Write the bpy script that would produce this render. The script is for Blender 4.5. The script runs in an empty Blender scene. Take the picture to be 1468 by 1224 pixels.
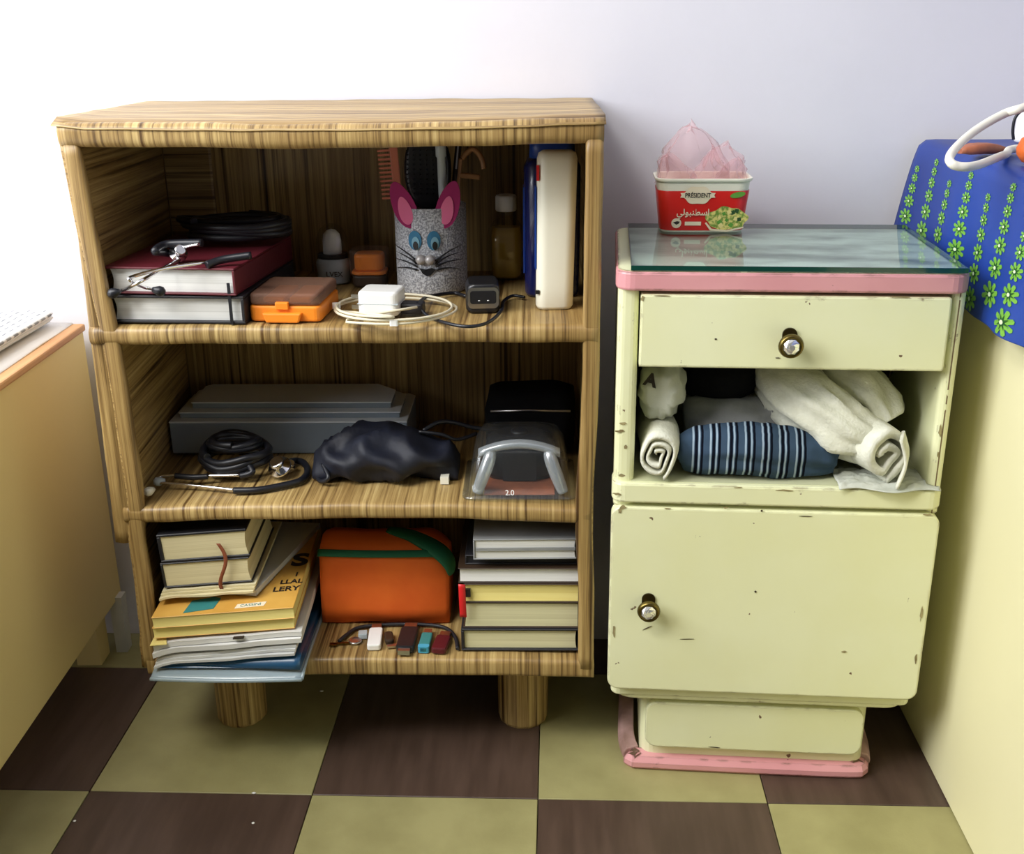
import bpy, bmesh, math, random
from mathutils import Vector, Matrix, noise
random.seed(7)
scene = bpy.context.scene
COL = scene.collection
PI = math.pi

# ------------------------------------------------------------------ camera
CAM = Vector((.6205, -1.197, .9565)); PITCH, YAW, ROLL, FPX = .3488, .0419, -.0095, 1580.12
_F = Vector((-math.sin(YAW)*math.cos(PITCH), math.cos(YAW)*math.cos(PITCH), -math.sin(PITCH)))
_R0 = Vector((math.cos(YAW), math.sin(YAW), 0)); _U0 = _R0.cross(_F)
_R = _R0*math.cos(ROLL) + _U0*math.sin(ROLL); _U = -_R0*math.sin(ROLL) + _U0*math.cos(ROLL)
cd = bpy.data.cameras.new('camera'); cam = bpy.data.objects.new('camera', cd); COL.objects.link(cam)
m3 = Matrix((_R, _U, -_F)).transposed()
cam.matrix_world = Matrix.Translation(CAM) @ m3.to_4x4()
cd.sensor_fit = 'HORIZONTAL'; cd.sensor_width = 36; cd.lens = FPX/1468*36; cd.clip_start = .02
scene.camera = cam

# ------------------------------------------------------------------ world, lights, exposure
w = bpy.data.worlds.new('world'); scene.world = w; w.use_nodes = True
w.node_tree.nodes['Background'].inputs[0].default_value = (.93, .95, 1, 1)
w.node_tree.nodes['Background'].inputs[1].default_value = .05
def area(name, loc, target, sx, sy, power, col=(1, 1, 1)):
    l = bpy.data.lights.new(name, 'AREA'); l.shape = 'RECTANGLE'; l.size = sx; l.size_y = sy; l.energy = power; l.color = col
    o = bpy.data.objects.new(name, l); COL.objects.link(o); o.location = loc
    o.rotation_euler = (Vector(target)-Vector(loc)).to_track_quat('-Z', 'Y').to_euler(); return o
area('window_daylight', (-1.02, -.62, 1.62), (.7, -.1, .7), 1.25, 1.1, 62, (.97, .98, 1))
area('ceiling_lamp_light', (-.36, -1.12, 2.38), (.5, .15, .4), .7, .5, 27, (1, .97, .91))
scene.view_settings.view_transform = 'Standard'; scene.view_settings.look = 'None'
scene.view_settings.gamma = 1; scene.view_settings.use_curve_mapping = False
scene.view_settings.exposure = -.04

# ------------------------------------------------------------------ frames: shelf (S), bedside cabinet (K), room (W)
class Frame:
    def __init__(s, ox, oy, yaw): s.ox, s.oy, s.yaw = ox, oy, yaw; s.c, s.s = math.cos(yaw), math.sin(yaw)
    def w(s, x, y, z): return Vector((s.ox+x*s.c-y*s.s, s.oy+x*s.s+y*s.c, z))
    def l(s, P): a, b = P.x-s.ox, P.y-s.oy; return Vector((a*s.c+b*s.s, -a*s.s+b*s.c, P.z))
    def z(s, px, py, z): d = ray(px, py); return s.l(CAM + d*((z-CAM.z)/d.z))       # point of the horizontal plane z
    def y(s, px, py, y):                                                         # point of the upright plane y
        d = ray(px, py); n = Vector((-s.s, s.c, 0)); return s.l(CAM + d*((s.w(0, y, 0)-CAM).dot(n)/d.dot(n)))
def ray(px, py): return _F + _R*((px-734)/FPX) - _U*((py-612)/FPX)
S = Frame(.0633, .0652, .0198); K = Frame(.6928, .0485, -.046); W = Frame(0, 0, 0)
WALL = .405

# ------------------------------------------------------------------ materials
def nodes(name):
    m = bpy.data.materials.new(name); m.use_nodes = True; t = m.node_tree
    return m, t.nodes, t.links, t.nodes['Principled BSDF']
def c4(c): return (*c, 1) if len(c) == 3 else c
def srgb(r, g, b):
    f = lambda v: (v/255/12.92) if v/255 <= .04045 else ((v/255+.055)/1.055)**2.4
    return (f(r), f(g), f(b))
def mat(name, col, rough=.6, metal=0, col2=None, nscale=20, bump=0, bscale=60, coat=0, contrast=(.35, .65), spec=.5, stretch=(1, 1, 1), sheen=0):
    m, N, L, P = nodes(name)
    P.inputs['Roughness'].default_value = rough; P.inputs['Metallic'].default_value = metal
    P.inputs['Specular IOR Level'].default_value = spec; P.inputs['Coat Weight'].default_value = coat
    P.inputs['Base Color'].default_value = c4(col)
    tc = N.new('ShaderNodeTexCoord'); mp = N.new('ShaderNodeMapping'); mp.inputs['Scale'].default_value = stretch
    L.new(tc.outputs['Object'], mp.inputs[0])
    if col2:
        n = N.new('ShaderNodeTexNoise'); n.inputs['Scale'].default_value = nscale; n.inputs['Detail'].default_value = 5
        L.new(mp.outputs[0], n.inputs['Vector'])
        r = N.new('ShaderNodeValToRGB'); r.color_ramp.elements[0].color = c4(col); r.color_ramp.elements[1].color = c4(col2)
        r.color_ramp.elements[0].position, r.color_ramp.elements[1].position = contrast
        L.new(n.outputs[0], r.inputs[0]); L.new(r.outputs[0], P.inputs['Base Color'])
    if bump:
        n2 = N.new('ShaderNodeTexNoise'); n2.inputs['Scale'].default_value = bscale; n2.inputs['Detail'].default_value = 3
        L.new(mp.outputs[0], n2.inputs['Vector'])
        b = N.new('ShaderNodeBump'); b.inputs['Strength'].default_value = bump; b.inputs['Distance'].default_value = .003
        L.new(n2.outputs[0], b.inputs['Height']); L.new(b.outputs[0], P.inputs['Normal'])
    return m
def stripe_mat(name, sc):
    """wood-grain sticky vinyl: fine lines, sc = how fast the pattern changes along x, y, z"""
    m, N, L, P = nodes(name); P.inputs['Roughness'].default_value = .42
    tc = N.new('ShaderNodeTexCoord'); mp = N.new('ShaderNodeMapping'); mp.inputs['Scale'].default_value = sc
    L.new(tc.outputs['Object'], mp.inputs[0])
    def ns(scale, detail):
        n = N.new('ShaderNodeTexNoise'); n.inputs['Scale'].default_value = scale; n.inputs['Detail'].default_value = detail; n.inputs['Roughness'].default_value = .7
        L.new(mp.outputs[0], n.inputs['Vector']); return n
    n1 = ns(170, 5); r = N.new('ShaderNodeValToRGB'); cr = r.color_ramp
    cr.elements[0].position = .28; cr.elements[0].color = c4(srgb(84, 66, 40)); cr.elements[1].position = .72; cr.elements[1].color = c4(srgb(220, 198, 140))
    for p, c in ((.39, srgb(122, 97, 58)), (.47, srgb(166, 138, 86)), (.58, srgb(194, 167, 110))): e = cr.elements.new(p); e.color = c4(c)
    L.new(n1.outputs[0], r.inputs[0])
    n2 = ns(9, 2); r2 = N.new('ShaderNodeValToRGB'); r2.color_ramp.elements[0].position = .35; r2.color_ramp.elements[1].position = .62
    r2.color_ramp.elements[0].color = (.60, .53, .45, 1); r2.color_ramp.elements[1].color = (1, 1, 1, 1); L.new(n2.outputs[0], r2.inputs[0])
    n3 = ns(85, 1); r3 = N.new('ShaderNodeValToRGB'); r3.color_ramp.elements[0].position = .30; r3.color_ramp.elements[1].position = .335
    r3.color_ramp.elements[0].color = (.34, .26, .18, 1); r3.color_ramp.elements[1].color = (1, 1, 1, 1); L.new(n3.outputs[0], r3.inputs[0])
    prev = r.outputs[0]
    for q in (r2, r3):
        mx = N.new('ShaderNodeMix'); mx.data_type = 'RGBA'; mx.blend_type = 'MULTIPLY'; mx.inputs[0].default_value = 1
        L.new(prev, mx.inputs[6]); L.new(q.outputs[0], mx.inputs[7]); prev = mx.outputs[2]
    L.new(prev, P.inputs['Base Color'])
    tn = N.new('ShaderNodeTexNoise'); tn.inputs['Scale'].default_value = 22; L.new(tc.outputs['Object'], tn.inputs['Vector'])
    b = N.new('ShaderNodeBump'); b.inputs['Strength'].default_value = .25; b.inputs['Distance'].default_value = .004
    L.new(tn.outputs[0], b.inputs['Height']); L.new(b.outputs[0], P.inputs['Normal'])
    return m
def paint_mat(name, col, col2, chip=(.16, .10, .05), amount=.36):
    """old enamel with chips: brown spots along the edges and a few specks"""
    m, N, L, P = nodes(name); P.inputs['Roughness'].default_value = .38; P.inputs['Coat Weight'].default_value = .15
    tc = N.new('ShaderNodeTexCoord')
    n = N.new('ShaderNodeTexNoise'); n.inputs['Scale'].default_value = 7; n.inputs['Detail'].default_value = 4; L.new(tc.outputs['Object'], n.inputs['Vector'])
    r = N.new('ShaderNodeValToRGB'); r.color_ramp.elements[0].position = .35; r.color_ramp.elements[1].position = .7
    r.color_ramp.elements[0].color = c4(col); r.color_ramp.elements[1].color = c4(col2); L.new(n.outputs[0], r.inputs[0])
    bv = N.new('ShaderNodeBevel'); bv.samples = 4; bv.inputs['Radius'].default_value = .005
    g = N.new('ShaderNodeNewGeometry'); dt = N.new('ShaderNodeVectorMath'); dt.operation = 'DOT_PRODUCT'
    L.new(bv.outputs[0], dt.inputs[0]); L.new(g.outputs['Normal'], dt.inputs[1])
    ed = N.new('ShaderNodeMath'); ed.operation = 'SUBTRACT'; ed.inputs[0].default_value = 1; L.new(dt.outputs['Value'], ed.inputs[1])
    em = N.new('ShaderNodeMath'); em.operation = 'MULTIPLY'; em.use_clamp = True; em.inputs[1].default_value = 5; L.new(ed.outputs[0], em.inputs[0])
    cn = N.new('ShaderNodeTexNoise'); cn.inputs['Scale'].default_value = 48; cn.inputs['Detail'].default_value = 4; L.new(tc.outputs['Object'], cn.inputs['Vector'])
    sc = N.new('ShaderNodeMath'); sc.operation = 'MULTIPLY'; sc.inputs[1].default_value = amount; L.new(em.outputs[0], sc.inputs[0])
    sm = N.new('ShaderNodeMath'); sm.operation = 'ADD'; L.new(sc.outputs[0], sm.inputs[0]); L.new(cn.outputs[0], sm.inputs[1])
    th = N.new('ShaderNodeMath'); th.operation = 'GREATER_THAN'; th.inputs[1].default_value = .725; L.new(sm.outputs[0], th.inputs[0])
    mx = N.new('ShaderNodeMix'); mx.data_type = 'RGBA'; L.new(th.outputs[0], mx.inputs[0]); L.new(r.outputs[0], mx.inputs[6]); mx.inputs[7].default_value = c4(chip)
    L.new(mx.outputs[2], P.inputs['Base Color'])
    return m
def clear_mat(name, tint=(.95, .97, .97), gloss=.06, rough=.08, dens=.0, bodycol=(.5, .5, .5)):
    """thin clear plastic / glass: see-through with a fresnel shine; dens mixes in a cloudy body"""
    m, N, L, P = nodes(name); N.remove(P); out = N['Material Output']
    t = N.new('ShaderNodeBsdfTransparent'); t.inputs[0].default_value = c4(tint)
    g = N.new('ShaderNodeBsdfGlossy'); g.inputs['Roughness'].default_value = rough
    f = N.new('ShaderNodeLayerWeight'); f.inputs[0].default_value = .5; pw = N.new('ShaderNodeMath'); pw.operation = 'POWER'; pw.inputs[1].default_value = 4; L.new(f.outputs['Facing'], pw.inputs[0]); ml = N.new('ShaderNodeMath'); ml.operation = 'MULTIPLY'; ml.inputs[1].default_value = .6; L.new(pw.outputs[0], ml.inputs[0])
    ad = N.new('ShaderNodeMath'); ad.operation = 'ADD'; ad.use_clamp = True; ad.inputs[1].default_value = gloss; L.new(ml.outputs[0], ad.inputs[0])
    mx = N.new('ShaderNodeMixShader'); L.new(ad.outputs[0], mx.inputs[0]); L.new(t.outputs[0], mx.inputs[1]); L.new(g.outputs[0], mx.inputs[2]); last = mx
    if dens:
        d = N.new('ShaderNodeBsdfDiffuse'); d.inputs[0].default_value = c4(bodycol); m2 = N.new('ShaderNodeMixShader'); m2.inputs[0].default_value = dens
        L.new(mx.outputs[0], m2.inputs[1]); L.new(d.outputs[0], m2.inputs[2]); last = m2
    L.new(last.outputs[0], out.inputs[0]); return m
def band_mat(name, base, period, x0, x1, lines, axis='X'):
    """woven stripes: lines = [(start, end, colour)] within one period, worn between x0 and x1 of the object axis"""
    m, N, L, P = nodes(name); P.inputs['Roughness'].default_value = .95; P.inputs['Specular IOR Level'].default_value = .1
    tc = N.new('ShaderNodeTexCoord'); sp = N.new('ShaderNodeSeparateXYZ'); L.new(tc.outputs['Object'], sp.inputs[0])
    def mth(op, a, b):
        q = N.new('ShaderNodeMath'); q.operation = op
        for i, v in enumerate((a, b)):
            if v is None: continue
            if isinstance(v, (int, float)): q.inputs[i].default_value = v
            else: L.new(v, q.inputs[i])
        return q.outputs[0]
    X = sp.outputs[axis]; fr = mth('FRACT', mth('DIVIDE', mth('SUBTRACT', X, x0), period), None)
    r = N.new('ShaderNodeValToRGB'); cr = r.color_ramp; cr.interpolation = 'CONSTANT'; cr.elements[0].color = c4(base); cr.elements[1].position = .9999; cr.elements[1].color = c4(base)
    for a, b, c in lines:
        e = cr.elements.new(a); e.color = c4(c); e = cr.elements.new(b); e.color = c4(base)
    L.new(fr, r.inputs[0]); mk = mth('MULTIPLY', mth('GREATER_THAN', X, x0), mth('LESS_THAN', X, x1))
    mx = N.new('ShaderNodeMix'); mx.data_type = 'RGBA'; L.new(mk, mx.inputs[0]); mx.inputs[6].default_value = c4(base); L.new(r.outputs[0], mx.inputs[7]); L.new(mx.outputs[2], P.inputs['Base Color']); return m

M = {}
M['wall'] = mat('wall_paint', srgb(222, 221, 229), .85, col2=srgb(216, 215, 224), nscale=3, bump=.06, bscale=120)
M['ceiling'] = mat('ceiling_paint', srgb(225, 225, 225), .9)
M['tile_light'] = mat('tile_olive', srgb(160, 154, 106), .45, col2=srgb(146, 140, 94), nscale=14, bump=.05, bscale=300)
M['tile_dark'] = mat('tile_brown', srgb(84, 66, 56), .42, col2=srgb(70, 54, 45), nscale=6, stretch=(9, 1.2, 1), bump=.04, bscale=300)
M['grout'] = mat('grout', srgb(60, 52, 40), .9)
M['vx'] = stripe_mat('vinyl_lines_across', (1, .015, .015)); M['vy'] = stripe_mat('vinyl_lines_lengthwise', (.015, 1, .015)); M['vz'] = stripe_mat('vinyl_lines_level', (.015, .015, 1))
M['vxy'] = stripe_mat('vinyl_lines_upright', (1, 1, .015))
M['cream'] = paint_mat('cream_enamel', srgb(234, 236, 196), srgb(230, 231, 184))
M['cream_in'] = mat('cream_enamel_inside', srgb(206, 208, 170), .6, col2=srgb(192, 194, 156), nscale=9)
M['pink'] = paint_mat('pink_enamel', srgb(220, 158, 162), srgb(210, 144, 150), chip=(.13, .08, .05), amount=.42)
M['pinkdirty'] = mat('pink_worn', srgb(206, 168, 164), .6, col2=srgb(150, 118, 108), nscale=22)
M['wear'] = mat('bare_worn_patch', srgb(126, 112, 74), .7, col2=srgb(168, 156, 112), nscale=90)
M['bed'] = mat('bed_laminate', srgb(234, 214, 150), .5, col2=srgb(228, 208, 142), nscale=2)
M['bed_pale'] = mat('bed_laminate_pale', srgb(232, 226, 184), .5, col2=srgb(226, 220, 176), nscale=2)
M['edge'] = mat('edge_wood', srgb(206, 158, 104), .5, col2=srgb(186, 132, 80), nscale=30, stretch=(1, .2, 1))
M['sheet'] = mat('white_sheet', srgb(236, 234, 230), .9, bump=.2, bscale=30)
M['white'] = mat('white_plastic', srgb(240, 240, 236), .3)
M['ivory'] = mat('ivory_plastic', srgb(238, 236, 218), .32)
M['black'] = mat('black_plastic', (.012, .012, .014), .35)
M['rubber'] = mat('black_rubber', (.008, .009, .014), .42)
M['navy'] = mat('navy_plastic', srgb(16, 26, 84), .25, coat=.3)
M['blue'] = mat('blue_plastic', srgb(30, 66, 150), .3)
M['chrome'] = mat('chrome', (.8, .8, .82), .15, 1)
M['steel'] = mat('steel', (.55, .55, .55), .3, 1)
M['brass'] = mat('tarnished_brass', srgb(110, 96, 52), .32, 1)
M['brassdark'] = mat('dark_brass', srgb(70, 60, 34), .4, .9)
M['paper'] = mat('white_paper', srgb(228, 228, 224), .9, col2=srgb(205, 205, 200), nscale=160, stretch=(.02, .02, 4), contrast=(.3, .7))
M['papercream'] = mat('cream_paper', srgb(226, 216, 176), .9, col2=srgb(206, 194, 150), nscale=160, stretch=(.02, .02, 4), contrast=(.3, .7))
M['papergreen'] = mat('aged_paper', srgb(220, 216, 176), .9, col2=srgb(198, 192, 150), nscale=160, stretch=(.02, .02, 4), contrast=(.3, .7))
M['paperyellow'] = mat('yellow_paper', srgb(240, 226, 146), .9, col2=srgb(224, 206, 120), nscale=160, stretch=(.02, .02, 4), contrast=(.3, .7))
M['cov_black'] = mat('black_cover', (.014, .014, .018), .5, bump=.1, bscale=200)
M['cov_red'] = mat('dark_red_cover', srgb(92, 24, 36), .5, bump=.1, bscale=200)
M['cov_brown'] = mat('brown_cover', srgb(54, 38, 24), .55)
M['cov_grey'] = mat('grey_cover', srgb(150, 152, 152), .6, col2=srgb(132, 134, 134), nscale=12)
M['cov_orange'] = mat('orange_yellow_cover', srgb(222, 174, 84), .5, col2=srgb(206, 154, 66), nscale=16)
M['cov_white'] = mat('white_cover', srgb(214, 214, 208), .6, col2=srgb(190, 192, 190), nscale=10)
M['orange'] = mat('orange_plastic', srgb(246, 142, 40), .35)
M['orange_fab'] = mat('orange_nylon', srgb(240, 112, 30), .75, col2=srgb(228, 98, 22), nscale=14, bump=.3, bscale=26)
M['green_fab'] = mat('green_nylon', srgb(16, 96, 62), .75, bump=.2, bscale=60)
M['navy_fab'] = mat('navy_nylon', srgb(18, 24, 42), .62, col2=srgb(10, 13, 26), nscale=18, bump=.5, bscale=40)
M['black_fab'] = mat('black_cotton', (.006, .006, .007), .95, bump=.4, bscale=60, spec=.1)
M['terry'] = mat('white_terry', srgb(226, 226, 210), .95, col2=srgb(212, 212, 194), nscale=60, bump=.35, bscale=300, spec=.1)
M['cotton'] = mat('pale_cotton', srgb(200, 202, 190), .95, col2=srgb(176, 180, 168), nscale=24, bump=.5, bscale=80, spec=.1)
M['greycotton'] = mat('grey_cotton', srgb(150, 150, 148), .95, col2=srgb(128, 130, 130), nscale=24, bump=.5, bscale=80, spec=.1)
M['floral'] = mat('dark_floral_cotton', srgb(40, 34, 30), .9, col2=srgb(150, 128, 104), nscale=46, contrast=(.48, .56), spec=.1)
M['greymetal'] = mat('grey_painted_metal', srgb(142, 154, 164), .5, col2=srgb(130, 142, 152), nscale=8)
M['greylight'] = mat('pale_grey_rim', srgb(176, 186, 190), .45)
M['glitter'] = mat('grey_glitter_foam', srgb(214, 216, 220), .55, col2=srgb(146, 148, 154), nscale=420, contrast=(.42, .58), bump=.4, bscale=420)
M['magenta'] = mat('magenta_foam', srgb(150, 26, 92), .8); M['pinkfoam'] = mat('pink_foam', srgb(222, 110, 152), .8)
M['eye_blue'] = mat('blue_foam', srgb(56, 122, 160), .7); M['eye_light'] = mat('light_blue_foam', srgb(130, 180, 200), .7); M['silver'] = mat('silver_foam', srgb(196, 192, 190), .4, .3)
M['comb'] = mat('brown_comb', srgb(206, 120, 92), .4); M['clip'] = mat('tan_clip', srgb(150, 106, 66), .4)
M['clear'] = clear_mat('clear_plastic'); M['blister'] = clear_mat('blister_plastic', (.9, .93, .93), .07, .16, .02, (.6, .65, .68))
M['ribclear'] = clear_mat('blister_rib_plastic', (.75, .8, .82), .22, .25, .30, (.55, .6, .64))
M['lid_case'] = clear_mat('smoky_case_lid', (.8, .74, .7), .06, .2, .60, srgb(132, 100, 84))
M['rim'] = mat('bright_rim', srgb(214, 220, 222), .4)
M['lid'] = clear_mat('smoky_lid', (.86, .82, .80), .05, .2, .12, srgb(150, 120, 104))
M['oil'] = mat('oil', srgb(228, 188, 84), .15); M['oil'].node_tree.nodes['Principled BSDF'].inputs['Transmission Weight'].default_value = .15
M['glassbottle'] = clear_mat('glass_bottle', (.93, .95, .92), .07, .04)
M['tabletop_glass'] = clear_mat('tabletop_glass', (.88, .95, .92), .12, .03)
M['glassedge'] = mat('green_glass_edge', srgb(14, 62, 52), .12, coat=.6)
M['marble'] = mat('marbled_paper', srgb(232, 236, 228), .4, col2=srgb(120, 128, 118), nscale=9, contrast=(.44, .70), stretch=(1, 2.2, 1))
M['crystal'] = mat('crystal', (.95, .95, .9), .03, .0, coat=1); M['crystal'].node_tree.nodes['Principled BSDF'].inputs['Metallic'].default_value = .75
M['red_print'] = mat('red_print', srgb(206, 30, 22), .35, coat=.2); M['red_dark'] = mat('red_print_deep', srgb(176, 22, 18), .35)
M['print_cream'] = mat('cream_print', srgb(240, 226, 196), .5); M['print_dark'] = mat('dark_print', srgb(40, 30, 26), .6); M['print_green'] = mat('green_print', srgb(96, 160, 60), .5)
M['salad'] = mat('salad_print', srgb(118, 152, 58), .5, col2=srgb(232, 220, 130), nscale=190, contrast=(.42, .58)); M['salad2'] = mat('cheese_cube_print', srgb(240, 226, 150), .5); M['salad3'] = mat('dark_leaf_print', srgb(44, 82, 40), .5)
M['pinkbag'] = clear_mat('pink_bag_film', (1, .95, .955), .02, .5, .12, srgb(255, 206, 210))
M['film'] = clear_mat('thin_film', (.9, .88, .86), .06, .3, .25, (.6, .56, .52))
M['tarp'] = mat('blue_oilcloth', srgb(22, 62, 150), .48, col2=srgb(16, 46, 126), nscale=5, coat=.05)
M['petal'] = mat('green_flower_print', srgb(112, 172, 62), .4); M['petal_dark'] = mat('dark_green_print', srgb(24, 84, 36), .4); M['petal_c'] = mat('pale_flower_print', srgb(214, 236, 190), .4)
M['cable'] = mat('white_cable', srgb(232, 228, 214), .45); M['applecable'] = mat('thin_white_cable', srgb(220, 212, 186), .45)
M['teal'] = mat('teal_print', srgb(54, 130, 128), .5); M['bluefolder'] = mat('blue_folder', srgb(28, 76, 112), .35, coat=.2); M['folderclear'] = clear_mat('folder_film', (.86, .93, .96), .1, .2, .45, srgb(190, 208, 216))
M['redpl'] = mat('red_plastic', srgb(206, 30, 34), .45); M['maroon'] = mat('maroon_plastic', srgb(86, 22, 30), .4); M['cyan'] = mat('cyan_plastic', srgb(70, 160, 190), .35); M['ribbon'] = mat('ribbon', srgb(128, 66, 36), .7)
M['orangered'] = mat('orange_peel', srgb(226, 110, 40), .5, col2=srgb(206, 84, 28), nscale=40, bump=.2); M['brownorange'] = mat('brown_orange_wrap', srgb(176, 104, 72), .5, col2=srgb(110, 64, 50), nscale=20)
_w, _k = srgb(150, 168, 184), srgb(10, 14, 26)
M['shirt'] = band_mat('striped_knit', srgb(58, 76, 96), .0205, .012, .152, [(.05, .16, _w), (.20, .36, _k), (.40, .50, _w), (.55, .68, _k)])

# ------------------------------------------------------------------ mesh helpers
class MB:
    def __init__(s): s.v, s.f, s.sm = [], [], []
    def add(s, vs, fs, smooth=False):
        o = len(s.v); s.v += [tuple(v) for v in vs]; s.f += [tuple(i+o for i in f) for f in fs]; s.sm += [smooth]*len(fs); return s
    def box(s, x0, x1, y0, y1, z0, z1):
        v = [(x, y, z) for z in (z0, z1) for y in (y0, y1) for x in (x0, x1)]
        return s.add(v, [(0, 2, 3, 1), (4, 5, 7, 6), (0, 1, 5, 4), (2, 6, 7, 3), (0, 4, 6, 2), (1, 3, 7, 5)])
    def loft(s, rings, cap=True, smooth=True):
        n = len(rings[0]); v = [p for r in rings for p in r]; f = []
        for i in range(len(rings)-1):
            for j in range(n): f.append((i*n+j, i*n+(j+1) % n, (i+1)*n+(j+1) % n, (i+1)*n+j))
        s.add(v, f, smooth)
        if cap:
            o = len(s.v)-len(v); s.f += [tuple(o+j for j in reversed(range(n))), tuple(o+(len(rings)-1)*n+j for j in range(n))]; s.sm += [False, False]
        return s
    def lathe(s, prof, n=24, cx=0, cy=0, z=0, ex=1, ey=1):
        return s.loft([[(cx+ex*r*math.cos(2*PI*k/n), cy+ey*r*math.sin(2*PI*k/n), z+h) for k in range(n)] for r, h in prof])
    def tube(s, path, r, n=8, cap=True):
        P = [Vector(p) for p in path]; rings = []; up = Vector((0, 0, 1)); prevN = None
        for i, p in enumerate(P):
            t = (P[min(i+1, len(P)-1)]-P[max(i-1, 0)]).normalized()
            a = prevN if prevN is not None else (up if abs(t.z) < .9 else Vector((1, 0, 0)))
            nn = (a-t*a.dot(t)).normalized(); b = t.cross(nn); prevN = nn
            rr = r(i/(len(P)-1)) if callable(r) else r
            rings.append([p+nn*rr*math.cos(2*PI*k/n)+b*rr*math.sin(2*PI*k/n) for k in range(n)])
        return s.loft(rings, cap)
    def grid(s, fn, nu, nv, smooth=True):
        v = [fn(i/nu, j/nv) for j in range(nv+1) for i in range(nu+1)]
        return s.add(v, [(j*(nu+1)+i, j*(nu+1)+i+1, (j+1)*(nu+1)+i+1, (j+1)*(nu+1)+i) for j in range(nv) for i in range(nu)], smooth)
    def prism(s, poly, z0, z1, tf=None):
        n = len(poly); v = [(x, y, z) for z in (z0, z1) for x, y in poly]
        if tf: v = [tf(*p) for p in v]
        return s.add(v, [tuple(reversed(range(n))), tuple(range(n, 2*n))]+[(i, (i+1) % n, n+(i+1) % n, n+i) for i in range(n)])
    def build(s, name, m, parent=None, bevel=0, seg=2, sub=0, solid=0, fix=True):
        me = bpy.data.meshes.new(name); me.from_pydata(s.v, [], s.f); me.polygons.foreach_set('use_smooth', s.sm)
        if fix:
            b = bmesh.new(); b.from_mesh(me); bmesh.ops.recalc_face_normals(b, faces=b.faces); b.to_mesh(me); b.free()
        me.materials.append(M[m] if isinstance(m, str) else m)
        o = bpy.data.objects.new(name, me); COL.objects.link(o)
        if parent: o.parent = parent
        if solid: q = o.modifiers.new('s', 'SOLIDIFY'); q.thickness = solid; q.offset = 0
        if bevel: q = o.modifiers.new('b', 'BEVEL'); q.width = bevel; q.segments = seg; q.limit_method = 'ANGLE'; q.angle_limit = .6
        if sub: q = o.modifiers.new('u', 'SUBSURF'); q.levels = sub; q.render_levels = sub
        return o
def smooth_path(pts, n=8):
    P = [Vector(p) for p in pts]; out = []
    for i in range(len(P)-1):
        a, b, c, d = P[max(i-1, 0)], P[i], P[i+1], P[min(i+2, len(P)-1)]
        for k in range(n):
            t = k/n; out.append(.5*((2*b)+(c-a)*t+(2*a-5*b+4*c-d)*t*t+(-a+3*b-3*c+d)*t**3))
    return out+[P[-1]]
def rrect(w, d, r, n=5, cx=0, cy=0):
    out = []
    for sx, sy, a0 in ((1, 1, 0), (-1, 1, PI/2), (-1, -1, PI), (1, -1, 1.5*PI)):
        for k in range(n+1): a = a0+PI/2*k/n; out.append((cx+sx*(w/2-r)+r*math.cos(a), cy+sy*(d/2-r)+r*math.sin(a)))
    return out
def nz(p, s, seed=0): return noise.noise(Vector((p[0]*s+seed*7.3, p[1]*s+seed*3.1, p[2]*s-seed*5.7)))
def tag(o, label, cat, group=None):
    o['label'] = label; o['category'] = cat
    if group: o['group'] = group
    return o
def thing(name, label, cat, loc, rotz=0, group=None, rx=0, ry=0):
    o = bpy.data.objects.new(name, None); COL.objects.link(o); o.location = loc; o.rotation_euler = (rx, ry, rotz); o.empty_display_size = .05
    return tag(o, label, cat, group)
def on(fr, name, label, cat, x, y, z, rot=0, group=None, rx=0, ry=0): return thing(name, label, cat, fr.w(x, y, z), fr.yaw+rot, group, rx, ry)
def text(body, size, name, m, parent, loc, rot, extr=.0003, sx=1, align='CENTER', bold=0):
    cu = bpy.data.curves.new('t', 'FONT'); cu.body = body; cu.size = size; cu.align_x = align; cu.align_y = 'CENTER'; cu.extrude = extr; cu.offset = bold
    t = bpy.data.objects.new('t', cu); COL.objects.link(t); dg = bpy.context.evaluated_depsgraph_get()
    me = bpy.data.meshes.new_from_object(t.evaluated_get(dg)); bpy.data.objects.remove(t); me.materials.clear(); me.materials.append(M[m])
    o = bpy.data.objects.new(name, me); COL.objects.link(o); o.parent = parent; o.location = loc; o.rotation_euler = rot; o.scale = (sx, 1, 1); return o
def struct(o): o['kind'] = 'structure'; return o

# ------------------------------------------------------------------ the room
XL, XR, YF, ZC = -1.06, 2.15, -2.2, 2.6
struct(MB().box(XL-.1, XR+.1, WALL, WALL+.1, 0, ZC).build('wall_back', 'wall'))
wl = MB()   # left wall with a window opening
wy0, wy1, wz0, wz1 = -1.28, .04, 1.02, 2.2
wl.box(XL-.1, XL, YF, wy0, 0, ZC).box(XL-.1, XL, wy1, WALL, 0, ZC).box(XL-.1, XL, wy0, wy1, 0, wz0).box(XL-.1, XL, wy0, wy1, wz1, ZC)
struct(wl.build('wall_left', 'wall'))
struct(MB().box(XR, XR+.1, YF, WALL, 0, ZC).build('wall_right', 'wall'))
struct(MB().box(XL-.1, XR+.1, YF, WALL+.1, ZC, ZC+.1).build('ceiling', 'ceiling'))
wf = struct(thing('window_1', '', '', (XL-.05, wy0, wz0)))
del wf['label'], wf['category']
fm = MB(); a, b = wy1-wy0, wz1-wz0
fm.box(-.03, .03, 0, .05, 0, b).box(-.03, .03, a-.05, a, 0, b).box(-.03, .03, .05, a-.05, 0, .05).box(-.03, .03, .05, a-.05, b-.05, b).box(-.02, .02, a/2-.025, a/2+.025, .05, b-.05)
fm.build('window_frame', 'white', wf, .004)
for y0, y1 in ((.05, a/2-.025), (a/2+.025, a-.05)): MB().box(-.004, .004, y0, y1, .05, b-.05).build('window_pane', 'clear', wf)
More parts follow.
